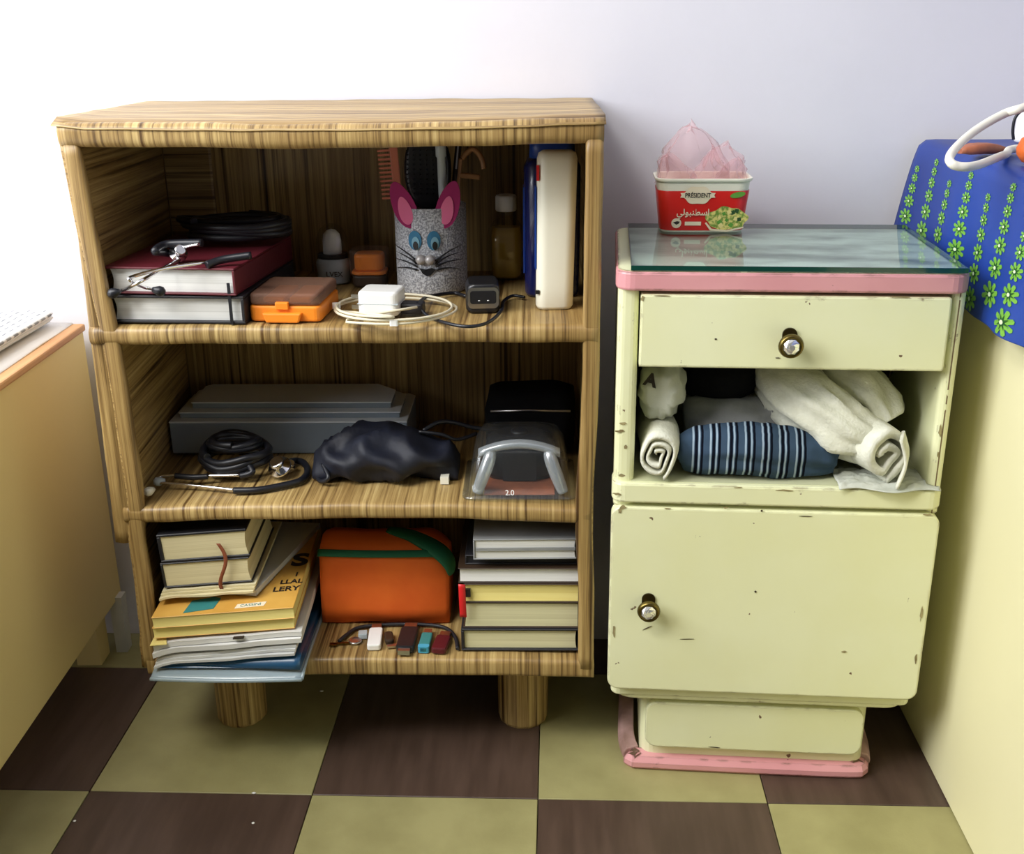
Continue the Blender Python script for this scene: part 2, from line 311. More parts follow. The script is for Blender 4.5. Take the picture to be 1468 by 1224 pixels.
fl = struct(MB().box(XL-.1, XR+.1, YF, WALL+.1, -.06, -.004).build('floor', 'grout'))
tb = MB().box(.0006, .2994, .0006, .2994, -.006, 0); t0 = {}
for k in ('tile_light', 'tile_dark'): t0[k] = tb.build('floor_tile', k, fl, .0008, 1)
used = set()
for i in range(-4, 8):
    for j in range(-8, 2):
        k = 'tile_light' if (i+j) % 2 == 0 else 'tile_dark'
        x0, x1, y0, y1 = i*.3, i*.3+.3, j*.3, j*.3+.3
        if x1 <= XL or x0 >= XR or y1 < YF: continue
        if k in used:
            o = t0[k].copy(); COL.objects.link(o)
        else: o = t0[k]; used.add(k)
        o.location = (x0, y0, 0)
        if y1 > WALL+.001 : o.scale = (1, (WALL-y0)/.3, 1)

# ------------------------------------------------------------------ bookshelf
shelf = on(S, 'bookshelf', 'open three-tier bookshelf wrapped in striped wood-grain vinyl, on stubby round legs', 'bookshelf', 0, 0, 0)
SW, SD = .608, .325
Z1b, Z1, Z2b, Z2, Z3b, Z3, ZTb, ZT = .140, .167, .366, .388, .601, .624, .832, .859
def board(name, x0, x1, y0, y1, z0, z1, m, axis='x', r=.008, amp=.0016, n=40, bow=None, seed=0, parent=shelf, taper=False):
    rings = []
    for i in range(n+1):
        t = i/n; ring = []
        if axis == 'x':
            for (a, b) in rrect(y1-y0, z1-z0, min(r, (z1-z0)*.45), 4, (y0+y1)/2, (z0+z1)/2):
                x = x0+(x1-x0)*t; ring.append([x, a, b])
        else:
            for (a, b) in rrect(x1-x0, y1-y0, min(r, (x1-x0)*.45), 4, (x0+x1)/2, (y0+y1)/2):
                z = z0+(z1-z0)*t; ring.append([a, b, z])
        for p in ring:
            d = amp*nz(p, 14, seed); e = amp*nz(p, 9, seed+3)
            if axis == 'x':
                p[2] += d+(bow(p[0]) if bow else 0); p[1] += e
            else:
                p[0] += d+((bow(p[2])*(max(0, 1-p[1]/SD) if taper else 1)) if bow else 0); p[1] += e
        rings.append(ring)
    return MB().loft(rings).build(name, m, parent)
leftbow = lambda z: .004*math.sin((z-.14)*7)+((.014 if z > .42 else .009+.005*max(0, (z-.34)/.08)) if z < .6 else .014*max(0, (.859-z)/.26))*(1 if z > .2 else .7)
board('side_panel', -.005, .006, 0, SD, Z1b+.01, ZTb+.01, 'vz', 'z', .004, .0012, 40, leftbow, 1, taper=True)
board('side_panel', SW-.011, SW+.001, 0, SD, Z1b+.01, ZTb+.01, 'vz', 'z', .004, .0010, 40, lambda z: -.003*math.exp(-((z-.38)/.1)**2), 2)
board('front_trim', -.002, .0185, -.004, .008, Z1b+.012, ZTb+.006, 'vx', 'z', .005, .0025, 40, leftbow, 1)
board('front_trim', SW-.0185, SW+.002, -.004, .008, Z1b+.012, ZTb+.006, 'vx', 'z', .005, .0012, 40, lambda z: -.006*math.exp(-((z-.38)/.1)**2), 2)
board('bottom_board', .012, SW+.002, -.004, SD, Z1b, Z1, 'vx', 'x', .007, .0012, 60, lambda x: -.004*max(0, (x-.5)/.1) if x > .5 else 0, 3)
board('shelf_board', .008, SW-.006, -.003, SD-.01, Z2b, Z2, 'vx', 'x', .008, .0022, 60, lambda x: .006*math.sin(x*PI/.6)-.003, 4)
board('shelf_board', -.002, SW, -.005, SD-.01, Z3b, Z3, 'vx', 'x', .009, .0018, 60, lambda x: -.001, 5)
board('top_board', -.004, SW+.002, -.006, SD, ZTb, ZT, 'vx', 'x', .010, .0022, 60, lambda x: -.005*math.sin(x*PI/.6)+.001, 6)
board('back_panel', .0, SW-.006, SD-.012, SD+.002, Z1b+.01, ZTb+.01, 'vx', 'z', .004, .0006, 24, None, 7)
# the sheet stuck over the top, with a lifted left corner and a crease along the front
def topsheet(u, v):
    x = -.010+(SW+.014)*u+.004*nz((u, v, 0), 5, 2)*(1-u); y = -.0075+(SD+.0075)*v
    z = ZT+.0025-.005*math.sin(u*PI)*(1-v)**2+.0012*nz((x, y, 0), 22, 4)+.003*max(0, .06-u)/.06*(1-v)-.008*max(0, 1-v*14)**2
    return (x, y, z)
MB().grid(topsheet, 50, 16).build('vinyl_top_sheet', 'vy', shelf, solid=.0012)
# loose vinyl hanging along the outside of the left side panel
def flap(u, v):
    z = .335+.49*v; b = leftbow(z)
    return (-.009+.010*v+(.010-.006*v+b)*u, .004+.002*nz((u, v*3, 0), 3, 3)-.003*math.sin(u*PI), z)
MB().grid(flap, 6, 30).build('vinyl_flap', 'vx', shelf, solid=.0012)
MB().prism([(.008, .314), (.078, .314), (.072, .3115), (.009, .3115)], .63, .83).build('vinyl_patch', 'vz', shelf)
for lx, ly in ((.098, .112), (.514, .112), (.098, .272), (.514, .272)):
    lg = MB(); lg.lathe([(.0345, 0), (.0362, .004), (.0366, .06), (.0372, Z1b+.004)], 14, lx, ly)
    for q in range(len(lg.sm)): lg.sm[q] = False
    lg.build('leg', 'vxy', shelf)

# ------------------------------------------------------------------ bedside cabinet
cab = on(K, 'bedside_cabinet', 'cream enamelled bedside cabinet with chipped paint, pink bands and an open niche', 'cabinet', 0, 0, 0)
CW, CD = .39, .285
for s in (0, 1):
    x0, x1 = (-.001, .0235) if s == 0 else (.3735, CW)
    body = MB(); ps = rrect(x1-x0, CD-.004, .009, 4, (x0+x1)/2, CD/2+.002); body.prism(ps, .40, .672).build('side_panel', 'cream', cab)
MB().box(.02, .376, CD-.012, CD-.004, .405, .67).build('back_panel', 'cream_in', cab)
MB().prism(rrect(CW-.004, CD-.01, .012, 4, CW/2, CD/2+.004), .124, .402).build('lower_body', 'cream', cab, .002)
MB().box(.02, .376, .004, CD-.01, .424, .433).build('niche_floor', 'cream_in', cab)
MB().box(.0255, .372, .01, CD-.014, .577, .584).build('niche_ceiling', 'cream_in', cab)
MB().prism(rrect(CW+.004, .05, .016, 5, CW/2-.001, .021), .4065, .4325).build('niche_sill', 'cream', cab, .003)
# door, drawer, lower lip, plinth
door = MB().prism(rrect(CW+.004, .260, .014, 6, CW/2-.001, .271), -.004, .018, lambda x, y, z: (x, z, y)).build('door', 'cream', cab, .003, 3)
drawer = MB().prism(rrect(.347, .0865, .003, 3, .1985, .6232), -.003, .20, lambda x, y, z: (x, z, y)).build('drawer', 'cream', cab, .0025, 2)
MB().prism(rrect(CW-.006, CD-.01, .03, 6, CW/2, CD/2+.006), .117, .139).build('lower_lip', 'cream', cab, .004)
MB().prism(rrect(.300, .20, .018, 5, .1935, .130), .012, .121).build('plinth', 'cream', cab, .002)
MB().prism(rrect(.286, .07, .016, 5, .1925, .0735), -.0005, .012, lambda x, y, z: (x, .0295-z, y)).build('plinth_panel', 'cream', cab, .0018)
def strip(path, name, m, r=.012):
    P = smooth_path(path, 6); mb = MB()
    rings = []
    for i, p in enumerate(P):
        t = (P[min(i+1, len(P)-1)]-P[max(i-1, 0)]).normalized(); sd = Vector((t.y, -t.x, 0))
        rings.append([p+sd*a+Vector((0, 0, b)) for a, b in ((-.010, 0), (.008, 0), (.012, .005), (.012, .012), (.007, .019), (-.010, .021))])
    mb.loft(rings, True, False).build(name, m, cab, .002)
strip([(.036, .030, 0), (.05, .0285, 0), (.2, .0275, 0), (.325, .0285, 0), (.338, .034, 0), (.342, .042, 0)], 'plinth_strip', 'pink')
strip([(.030, .235, 0), (.028, .15, 0), (.027, .075, 0), (.033, .04, 0)], 'plinth_strip', 'pinkdirty')
strip([(.346, .05, 0), (.352, .10, 0), (.352, .20, 0)], 'plinth_strip', 'pinkdirty')
# pink band round the top, marbled cover and the glass sheet
MB().prism(rrect(CW+.006, CD+.006, .022, 6, CW/2-.001, CD/2-.001), .6705, .6925).build('top_band', 'pink', cab, .003)
MB().prism(rrect(CW+.001, CD+.002, .020, 6, CW/2-.001, CD/2), .6920, .6937).build('top_edge', 'cream', cab, .0006, 1)
MB().prism(rrect(.368, .272, .004, 3, .198, .141), .6937, .6943).build('marbled_top', 'marble', cab)
gl = on(K, 'glass_sheet', 'clear green-edged glass sheet covering the bedside cabinet top', 'glass sheet', .199, .140, .6943)
MB().box(-.185, .185, -.141, .141, 0, .0055).build('pane', 'tabletop_glass', gl)
ge = MB()
for a in ((-.1862, .1862, -.1422, -.141), (-.1862, .1862, .141, .1422), (-.1862, -.185, -.141, .141), (.185, .1862, -.141, .141)): ge.box(*a, 0, .0056)
ge.build('polished_edge', 'glassedge', gl)
def knob(parent, x, z):
    base = MB().prism(rrect(.017, .027, .008, 5, x, z+.004), .0, .003, lambda a, b, c: (a, -.003-c, b)).build('knob_plate', 'brassdark', parent)
    mb = MB(); prof = [(.007, 0), (.006, .006), (.0125, .010), (.0145, .014), (.0128, .0188), (.0102, .0195), (.0096, .017)]
    mb.loft([[(x+r*math.cos(2*PI*k/24), -.005-h, z+r*math.sin(2*PI*k/24)) for k in range(24)] for r, h in prof]).build('knob', 'brass', parent)
    mb = MB(); prof = [(.0098, .016), (.0096, .0188), (.0068, .0222), (.0034, .0232)]
    mb.loft([[(x+r*math.cos(2*PI*(k+.5*i)/8), -.005-h, z+r*math.sin(2*PI*(k+.5*i)/8)) for k in range(8)] for i, (r, h) in enumerate(prof)], True, False).build('knob_crystal', 'crystal', parent)
knob(drawer, .1955, .6125); knob(door, .0465, .266)
# scratches and dents in the enamel
for (px, py, ww, hh, rot_) in ((928, 900, .014, .0012, .5), (985, 916, .018, .0008, .05), (1083, 848, .003, .003, 0), (1155, 740, .016, .001, 0), (1092, 732, .0028, .0028, 0), (1024, 1071, .016, .0013, -.05), (1026, 486, .003, .002, 0), (1115, 513, .006, .0013, 0)):
    p = K.y(px, py, -.0045); c, s_ = math.cos(rot_), math.sin(rot_)
    poly = [(ww/2*a, hh/2*b) for a, b in ((-1, 0), (-.4, -1), (.6, -.8), (1, .1), (.3, 1), (-.5, .7))]
    par = drawer if py < 540 else (door if py < 1000 else cab); yy = -.0034 if py < 540 else (-.0044 if py < 1000 else .0172)
    p = K.y(px, py, yy)
    MB().prism([(p.x+a*c-b*s_, p.z+a*s_+b*c) for a, b in poly], 0, .0005, lambda a, b, d, yy=yy: (a, yy-d+.0002, b)).build('paint_chip', 'cov_brown', par)

rc = random.Random(11)
for (px, py, ww, hh, yy, par) in ((893, 607, .013, .004, .0036, cab), (890, 618, .015, .005, .0036, cab), (897, 640, .006, .008, .0036, cab), (892, 682, .010, .006, -.0042, cab), (884, 708, .012, .004, -.0042, cab), (893, 727, .013, .007, -.0044, door), (889, 732, .007, .010, -.0044, door), (1348, 618, .005, .018, .0036, cab), (1345, 652, .004, .012, .0036, cab), (1125, 703, .026, .003, -.0042, cab), (1060, 699, .014, .002, -.0042, cab), (1330, 738, .016, .003, -.0044, door), (1040, 728, .008, .003, -.0044, door), (958, 729, .010, .0025, -.0044, door), (921, 428, .006, .007, -.0034, drawer), (950, 424, .022, .0014, -.0034, drawer), (1290, 426, .030, .0018, -.0034, drawer), (1321, 880, .004, .026, -.0044, door), (1313, 945, .004, .020, -.0044, door), (880, 905, .004, .022, -.0044, door), (1210, 934, .008, .004, -.0044, door)):
    p = K.y(px, py, yy); poly = []
    for k in range(11):
        a = 2*PI*k/11; r_ = rc.uniform(.45, 1.0); poly.append((p.x+ww/2*r_*math.cos(a), p.z+hh/2*r_*math.sin(a)))
    MB().prism(poly, 0, .0004, lambda a, b, d, yy=yy: (a, yy-d+.0002, b)).build('paint_chip', 'wear', par)

# ------------------------------------------------------------------ beds on both sides
pa, pb = W.z(0, 530, .545), W.z(114, 453, .545)
yaw = math.atan2(pb.y-pa.y, pb.x-pa.x)-PI/2
q = Vector((pa.x, pa.y)); dirv = Vector((pb.x-pa.x, pb.y-pa.y)).normalized()
end = q+dirv*((.375-q.y)/dirv.y)+Vector((.021, 0))
bl = thing('bed', 'cream-panelled bed with an orange-brown edge and white cover, beside the bookshelf', 'bed', (end.x, end.y, 0), yaw)
LB = 1.75
MB().box(-.018, 0, -LB, 0, .092, .535).build('side_panel', 'bed', bl, .002)
MB().box(-.72, -.018, -.018, 0, .092, .535).build('end_panel', 'bed', bl, .002)
MB().box(-.74, .004, -LB, .002, .534, .545).build('edge_board', 'edge', bl, .003)
MB().grid(lambda u, v: (-.74+.727*u, -LB+.01+(LB-.012)*v, .5455+.006*math.sin(u*PI)+.0015*nz((u*4, v*8, 0), 3)), 20, 30).build('white_cover', 'sheet', bl, solid=.003)
for lx, ly in ((-.04, -.05), (-.04, -LB+.05), (-.68, -.05), (-.68, -LB+.05)): MB().box(lx-.02, lx+.02, ly-.02, ly+.02, 0, .094).build('leg', 'bed', bl, .002)
MB().prism([(-.010, 0), (.008, 0), (.010, .10), (-.010, .10)], -.03, -.008, lambda a, b, c: (a, c, b)).build('leg_cover_strip', 'cov_white', bl)
m, N, L, P = nodes('dashed_towel'); P.inputs['Roughness'].default_value = .95
tc = N.new('ShaderNodeTexCoord'); bk = N.new('ShaderNodeTexBrick'); mp = N.new('ShaderNodeMapping'); mp.inputs['Scale'].default_value = (1, 1, 1); L.new(tc.outputs['Object'], mp.inputs[0]); L.new(mp.outputs[0], bk.inputs[0])
bk.inputs['Scale'].default_value = 42; bk.inputs['Mortar Size'].default_value = .2; bk.inputs['Mortar Smooth'].default_value = .3; bk.inputs['Brick Width'].default_value = .9; bk.inputs['Row Height'].default_value = .5
bk.inputs['Color1'].default_value = c4(srgb(128, 130, 134)); bk.inputs['Color2'].default_value = c4(srgb(158, 160, 162)); bk.inputs['Mortar'].default_value = c4(srgb(226, 226, 224)); L.new(bk.outputs[0], P.inputs['Base Color']); M['dash'] = m
ta, tb_ = W.z(80, 450, .562), W.z(0, 497, .562); an_ = math.atan2(ta.y-tb_.y, ta.x-tb_.x)
tw = thing('folded_towel', 'white folded towel with grey dashes on the white bed cover', 'towel', (ta.x, ta.y, .5525), an_)
for k, (dz, dx) in enumerate(((0, 0), (.0085, -.012))):
    MB().loft([[(a+dx, b+dx*.5, dz+.0015+.009*i/4+.0012*nz((a*9, b*9, i), 2, k)) for a, b in rrect(.36-.004*abs(i-2), .22-.004*abs(i-2), .012, 4, -.18, .11)] for i in range(5)]).build('towel_layer', 'dash', tw)

XB = 1.133
br = thing('bed', 'pale cream bed with a flat side panel standing on the tiles, under the blue oilcloth', 'bed', (XB, .39, 0), .0)
MB().box(0, .02, -1.75, 0, .001, .775).build('side_panel', 'bed_pale', br, .002)
MB().box(.02, .8, -.02, 0, .001, .775).build('end_panel', 'bed_pale', br, .002)
MB().box(.02, .8, -1.75, -.02, .70, .775).build('mattress_board', 'bed_pale', br, .002)
# blue oilcloth: over the top and hanging down the side
cl = thing('oilcloth', 'blue oilcloth printed with columns of green flowers, hanging over the cream bed', 'tablecloth', (XB, .39, .78))
def oil(s_, t):      # s_: metres along the bed from the wall end towards the camera; t: metres from the hem up and over the top
    y = -.004-s_; hang = .158-.05*min(1, s_*2)*0+.004*math.sin(s_*9)
    wav = .007*math.sin(s_*26+.6)+.003*math.sin(s_*57)
    far = math.exp(-(s_/.06)**2)
    if t < hang:
        f = 1-t/hang
        x = -.010-(.012+.020*far)*f**.8*(1.0)+wav*f*.8 - .004; z = -hang+t+.012
    else:
        q = t-hang; rr = .016
        if q < rr*PI/2: a = q/rr; x = -.014+rr*(1-math.cos(a)); z = .012-.000+rr*math.sin(a)*.8
        else: x = .002+(q-rr*PI/2); z = .0248+.003*nz((s_*9, q*9, 0), 1, 4)*min(1, q*8)
    z -= .030*math.exp(-((s_-.42)/.3)**2)*0
    return Vector((x, y, z))
def oilc(s_, t, off=0):
    p = oil(s_, t)
    if off:
        e = .002; du = oil(s_+e, t)-oil(s_-e, t); dv = oil(s_, t+e)-oil(s_, t-e); n = du.cross(dv).normalized()
        if n.x > 0 and n.z < .5 or n.z < 0: n = -n
        p = p+n*off
    return p
MB().grid(lambda u, v: oilc(1.72*u, .88*(v**1.6)), 170, 60).build('cloth', 'tarp', cl, solid=.001)
for ci in range(14):
    s0 = .026+ci*.064; t = .016+.018*(ci % 2); size = .0150
    for fi in range(7):
        if t > .26 or size < .004: break
        R_ = size; EL = 1.75
        ring = lambda rad, n, ph, off: [oilc(max(.0008, s0+EL*rad(k)*math.cos(2*PI*k/n+ph)), t+rad(k)*math.sin(2*PI*k/n+ph), off) for k in range(n)]
        def disc(rad, n, ph, off, name, m, par):
            v = ring(rad, n, ph, off); return MB().add([oilc(s0, t, off)]+v, [(0, 1+k, 1+(k+1) % n) for k in range(n)]).build(name, m, par, fix=False)
        pf = disc(lambda k: R_*(1.0 if k % 4 in (1, 2, 3) else .55)*(1 if k % 4 == 2 else .92), 32, 0, .0011, 'flower_print', 'petal', cl)
        disc(lambda k: R_*(.62 if k % 2 else .22), 16, .2, .0016, 'flower_vein_print', 'petal_dark', pf); disc(lambda k: R_*.17, 10, 0, .0021, 'flower_centre_print', 'petal_c', pf)
        t += size*2.0; size *= .83
# things on the right-hand bed
zb = .8065
pts = [W.z(1475, 212, zb+.006), W.z(1440, 222, zb+.006), W.z(1400, 237, zb+.006), W.z(1372, 238, zb+.007)]
pts += [W.y(1361, 228, pts[-1].y+.01), W.y(1372, 210, pts[-1].y+.04), W.y(1400, 186, pts[-1].y+.07), W.y(1440, 163, pts[-1].y+.09), W.y(1480, 149, pts[-1].y+.10)]
sk = W.z(1476, 205, zb); q0 = pts[0]; pts = [Vector((q0.x+.45, q0.y-.25, zb+.006)), Vector((q0.x+.18, q0.y-.03, zb+.006))]+pts+[Vector((sk.x+.075, sk.y+.01, zb+.085)), Vector((sk.x+.055, sk.y+.005, zb+.055)), Vector((sk.x+.036, sk.y, zb+.025))]
cb = MB().tube(smooth_path(pts, 8), .0048, 10).build('white_cable', 'cable'); tag(cb, 'thick white cable looping over the blue oilcloth', 'cable')
p = W.z(1476, 205, zb); ad = thing('socket_block', 'white multi-socket block on the blue oilcloth beside the white cable', 'socket', (p.x+.012, p.y, zb), .1)
MB().prism(rrect(.05, .05, .008, 4), 0, .045).build('body', 'white', ad, .003); MB().prism(rrect(.03, .03, .014, 5), .045, .0465).build('socket_face', 'ivory', ad)
pb_ = [W.y(1453, 200, p.y-.034), W.y(1452, 185, p.y-.034), W.y(1456, 168, p.y-.034), W.y(1468, 157, p.y-.034), W.y(1490, 152, p.y-.034)]
tag(MB().tube(smooth_path(pb_, 6), .002, 8).build('black_wire', 'rubber'), 'thin black wire rising beside the white socket block', 'wire')
p = W.z(1405, 222, zb); wr = thing('wrapped_snack', 'brown and orange wrapped packet lying behind the white cable loop', 'packet', (p.x, p.y, zb), .3)
MB().loft([[(-.03+.06*i/10, a*(.3+.7*math.sin(PI*(.1+.8*i/10))), .0005+max(0, b*(.3+.7*math.sin(PI*(.1+.8*i/10)))+.004+.001*nz((i, a*90, b*90), .7))) for a, b in rrect(.024, .013, .005, 3, 0, .003)] for i in range(11)]).build('wrapper', 'brownorange', wr)
p = W.z(1480, 236, zb); og = thing('orange_fruit', 'small orange fruit on the blue oilcloth below the cable', 'fruit', (p.x, p.y, zb))
MB().lathe([(.003, .0), (.012, .003), (.018, .011), (.019, .018), (.015, .028), (.007, .0335), (.002, .033)], 20).build('skin', 'orangered', og); MB().lathe([(.003, .0325), (.002, .035), (.0008, .036)], 8).build('stem', 'green_fab', og)

# ------------------------------------------------------------------ tub with pink bag on the glass
ZG = .6999
tub = on(K, 'plastic_tub', 'red printed cheese tub with a pale rim on the glass-topped cabinet', 'tub', .108, .2475, ZG, .02)
TH = .070
def ring(t, off=0, hollow=0): return [(a, b, TH*t) for a, b in rrect(.105+.016*t+2*off, .066+.012*t+2*off, .016+off, 6)]
MB().loft([ring(0), ring(.03, .001), ring(.06, .0005), ring(.90), ring(.935), ring(.94), ring(.943, .002), ring(.955, .0025), ring(.99, .0027), ring(1.0, .0022), ring(1.0, -.0005), ring(.97, -.001), ring(.1, -.0015)]).build('tub_body', 'ivory', tub)
lab = MB().loft([ring(.04, .0016), ring(.1, .0012), ring(.765, .0012), ring(.775, .0006)], False).build('printed_sleeve', 'red_print', tub)
tilt = math.atan2(.006, TH); fy = lambda z: -.033-.006*z/TH-.0016
def onface(x, z, d=0): return (x, fy(z)-d, z)
rot = (PI/2+tilt, 0, 0)
def patch(poly, name, m, d): MB().prism(poly, 0, .0003, lambda a, b, c: (a, fy(b)-d-c, b)).build(name, m, lab)
patch([(-.008+.0185*math.cos(a)*(1+.06*math.cos(6*a)), .049+.0115*math.sin(a)*(1+.06*math.cos(6*a))) for a in [2*PI*k/36 for k in range(36)]], 'crest_print', 'print_cream', .0001)
patch([(-.008+.0225*a, .049+.0042*b) for a, b in ((-1, -.7), (0, -1), (1, -.7), (.93, 0), (1, .7), (0, 1), (-1, .7), (-.93, 0))], 'crest_ribbon_print', 'print_cream', .0003)
text('PRÉSIDENT', .0082, 'brand_print', 'print_dark', lab, onface(-.008, .0487, .0009), rot, .0002, .82, bold=.0001)
text('\uFEF2\uFEDF\uFEEE\uFE92\uFEE8\uFEC4\uFEB3\u0627', .0115, 'name_print', 'print_cream', lab, onface(-.013, .0265, .0006), rot, .0002, .95, bold=.0002)
text('FETA', .004, 'small_print', 'print_cream', lab, onface(-.011, .034, .0006), rot, .0001) if False else None
patch([(.043+.0095*math.cos(a)+.0016*math.sin(a), .0495+.004*math.sin(a)+.001*math.cos(a)) for a in [2*PI*k/20 for k in range(20)]], 'badge_print', 'print_green', .0001)
patch([(-.034+.0065*math.cos(a), .0125+.0065*math.sin(a)) for a in [2*PI*k/20 for k in range(20)]], 'round_seal_print', 'print_cream', .0001)
patch([(-.0385, .0135), (-.033, .0152), (-.0295, .0145), (-.031, .0118), (-.034, .0105)], 'seal_mark_print', 'print_dark', .0004)
patch([(-.023, .0095), (-.002, .0095), (-.002, .0145), (-.023, .0145)], 'weight_print', 'print_cream', .0001)
patch([(.031+.0265*math.cos(a)*(1+.1*math.sin(5*a)), .0165+(.0175 if math.sin(a) > 0 else .0125)*math.sin(a)*(1+.08*math.cos(7*a))) for a in [2*PI*k/40 for k in range(40)]], 'salad_print', 'salad', .0001)
rr = random.Random(3)
for k in range(14):
    x, z = .031+rr.uniform(-.018, .017), .018+rr.uniform(-.009, .011); s_ = rr.uniform(.002, .0042); a0 = rr.random()*3
    patch([(x+s_*math.cos(a0+PI/2*j), z+s_*math.sin(a0+PI/2*j)) for j in range(4)], 'salad_piece_print', ('salad2', 'salad3', 'print_green')[k % 3], .0003+.00002*k)
patch([(.0045, .014), (.012, .0055), (.031, .0035), (.053, .0085), (.053, .0065), (.031, .0012), (.010, .0032), (.003, .0125)], 'bowl_print', 'print_cream', .0008)
bag = on(K, 'pink_bag', 'crumpled translucent pink plastic bag stuffed into the red tub', 'plastic bag', .108, .2475, ZG+.060, .1)
def lobe(cx, cy, rx, ry, h, seed, lean):
    rings = []; n = 40
    for i in range(19):
        t = i/18; ring_ = []; f = math.cos(t*PI/2)**.55
        for k in range(n):
            a = 2*PI*k/n; d = noise.noise(Vector((math.cos(a)*1.4, math.sin(a)*1.4, t*1.5+seed)))
            g_ = 1+.6*(.22-abs(d)*1.5)*min(1, t*4)+.15*noise.noise(Vector((math.cos(a)*4, math.sin(a)*4, t*4+seed)))*t
            ring_.append((cx+(rx*f+.001)*g_*math.cos(a)+lean*t*t, cy+(ry*f+.001)*g_*math.sin(a), h*t*(1+.2*d)))
        rings.append(ring_)
    MB().loft(rings, False, True).build('film_lobe', 'pinkbag', bag)
lobe(-.012, 0, .046, .030, .072, 1.3, -.006); lobe(.020, -.004, .036, .028, .050, 4.1, .012); lobe(-.035, .004, .026, .024, .036, 7.7, -.010); lobe(.040, .004, .020, .022, .030, 2.7, .006)

# ------------------------------------------------------------------ laundry in the cabinet niche
ZN = .4335
def pathloft(path, rad, n=28, amp=.004, fs=30, seed=0, flat=1.0, floor=None, m=6, ridge=True):
    P = smooth_path(path, m); rings = []; prev = None
    for i, p in enumerate(P):
        t = (P[min(i+1, len(P)-1)]-P[max(i-1, 0)]).normalized(); a = prev or Vector((0, 0, 1))
        if abs(t.dot(a)) > .95: a = Vector((1, 0, 0))
        nn = (a-t*a.dot(t)).normalized(); b = t.cross(nn); prev = nn; u = i/(len(P)-1); r_ = rad(u); ring_ = []
        for k in range(n):
            an = 2*PI*k/n; q = p+nn*r_*flat*math.cos(an)+b*r_*math.sin(an)
            d = noise.noise(q*fs+Vector((seed*3.7, seed, 0)))
            if ridge: d = 1.1-3.0*abs(noise.noise(Vector((math.cos(an)*1.9, math.sin(an)*1.9, u*2.2+seed))))+.45*d+.25*noise.noise(q*fs*2)
            q = q+(q-p).normalized()*amp*d
            if floor is not None: q.z = max(q.z, floor+.0006*(k % 3))
            ring_.append(q)
        rings.append(ring_)
    return MB().loft(rings)
def bump(u, e=.35): return max(.02, math.sin(PI*min(1, max(0, u)))**e)
def spiral_roll(R0, dr, th_, turns, ex, ez, L_, name, m, par, seed=0):
    n = 70; out, inn = [], []; zc_ = R0*ez*1.09+.0005
    for i in range(n+1):
        t = i/n; a = -1.2+t*turns*2*PI; r_ = R0-dr*t
        for lst, rr_ in ((out, r_+th_/2), (inn, r_-th_/2)):
            lst.append((rr_*ex*math.cos(a)+.08*R0*math.sin(3*a+seed), rr_*ez*math.sin(a)+zc_+.06*R0*math.sin(2*a+1+seed)))
    poly = out+inn[::-1]; rings = []; np_ = len(poly)
    for j in range(13):
        y = L_*j/12; sh = .004*math.sin(y*30); sc_ = 1+.08*math.sin(y*24)-.05*(j == 0)
        rings.append([(x*sc_+sh, y+.0035*nz((x*40, z*40, 0), 1), max(.0008, zc_+(z-zc_)*sc_)) for x, z in poly])
    q = MB(); q.add([p for r in rings for p in r], [(j*np_+k, j*np_+(k+1) % np_, (j+1)*np_+(k+1) % np_, (j+1)*np_+k) for j in range(12) for k in range(np_)], True)
    for e in (0, 12):
        q.f += [(e*np_+i, e*np_+i+1, e*np_+2*n-i, e*np_+2*n+1-i) for i in range(n)]; q.sm += [True]*n
    return q.build(name, m, par)
# white roll with its spiral end
ro = on(K, 'rolled_cloth', 'small white terry cloth rolled up, spiral end facing out of the niche', 'cloth', .050, -.004, ZN)
spiral_roll(.0245, .0200, .0042, 2.6, .95, 1.28, .17, 'roll', 'terry', ro)
# pale shirt with black print above the roll
shirt_at = None
sh1 = on(K, 'pale_shirt', 'pale bundled shirt with black print, above the white roll in the niche', 'shirt', .055, .10, ZN)
sb_ = pathloft([(-.001, -.066, .098), (.0, -.056, .098), (.002, -.02, .097), (.002, .05, .096), (.002, .11, .088)], lambda u: .0265*bump(.05+.8*u, .5), 34, .005, 26, 1, 1.45)
for q in range(len(sb_.v)): sb_.v[q] = (max(sb_.v[q][0], -.0305+.0005), sb_.v[q][1], max(.0665, min(sb_.v[q][2], .1425)))
shirt_o = sb_.build('shirt_bundle', 'cotton', sh1)
# black garment
bg = on(K, 'black_garment', 'black folded garment filling the back of the niche', 'garment', .13, .14, ZN)
mb = MB(); rings = []
black_o = pathloft([(-.042, .01, .106), (-.018, -.01, .100), (.006, -.022, .098), (.024, -.012, .102), (.036, .02, .106)], lambda u: .036*bump(.14+.72*u, .45), 34, .004, 22, 2, .95, .004).build('garment_bundle', 'black_fab', bg)
# grey-white cloths beneath
gc = on(K, 'grey_cloth', 'pale grey crumpled cloth lying between the black garment and striped knit', 'cloth', .15, .10, ZN)
grey_o = pathloft([(-.062, .005, .044), (-.03, .005, .046), (.02, .0, .038), (.050, .008, .042), (.074, .02, .040)], lambda u: .036*bump(.1+.8*u, .5), 32, .004, 30, 3, 1.05, .002).build('cloth_bundle', 'greycotton', gc)
# striped knit roll
st = on(K, 'striped_knit', 'blue-grey rolled knitwear with black and white stripes in the niche', 'sweater', .081, .040, ZN, -.03)
P_ = pathloft([(.002, 0, .024), (.02, -.004, .029), (.055, -.006, .034), (.09, -.004, .033), (.115, 0, .0285), (.140, .002, .027), (.165, .004, .023), (.184, .008, .017)], lambda u: (.030 if u < .5 else .030-.004*(u-.5))*bump(.09+.82*u, .4), 36, .0034, 60, 5, 1.06, .0006, 8)
knit_o = P_.build('knit_roll', 'shirt', st)
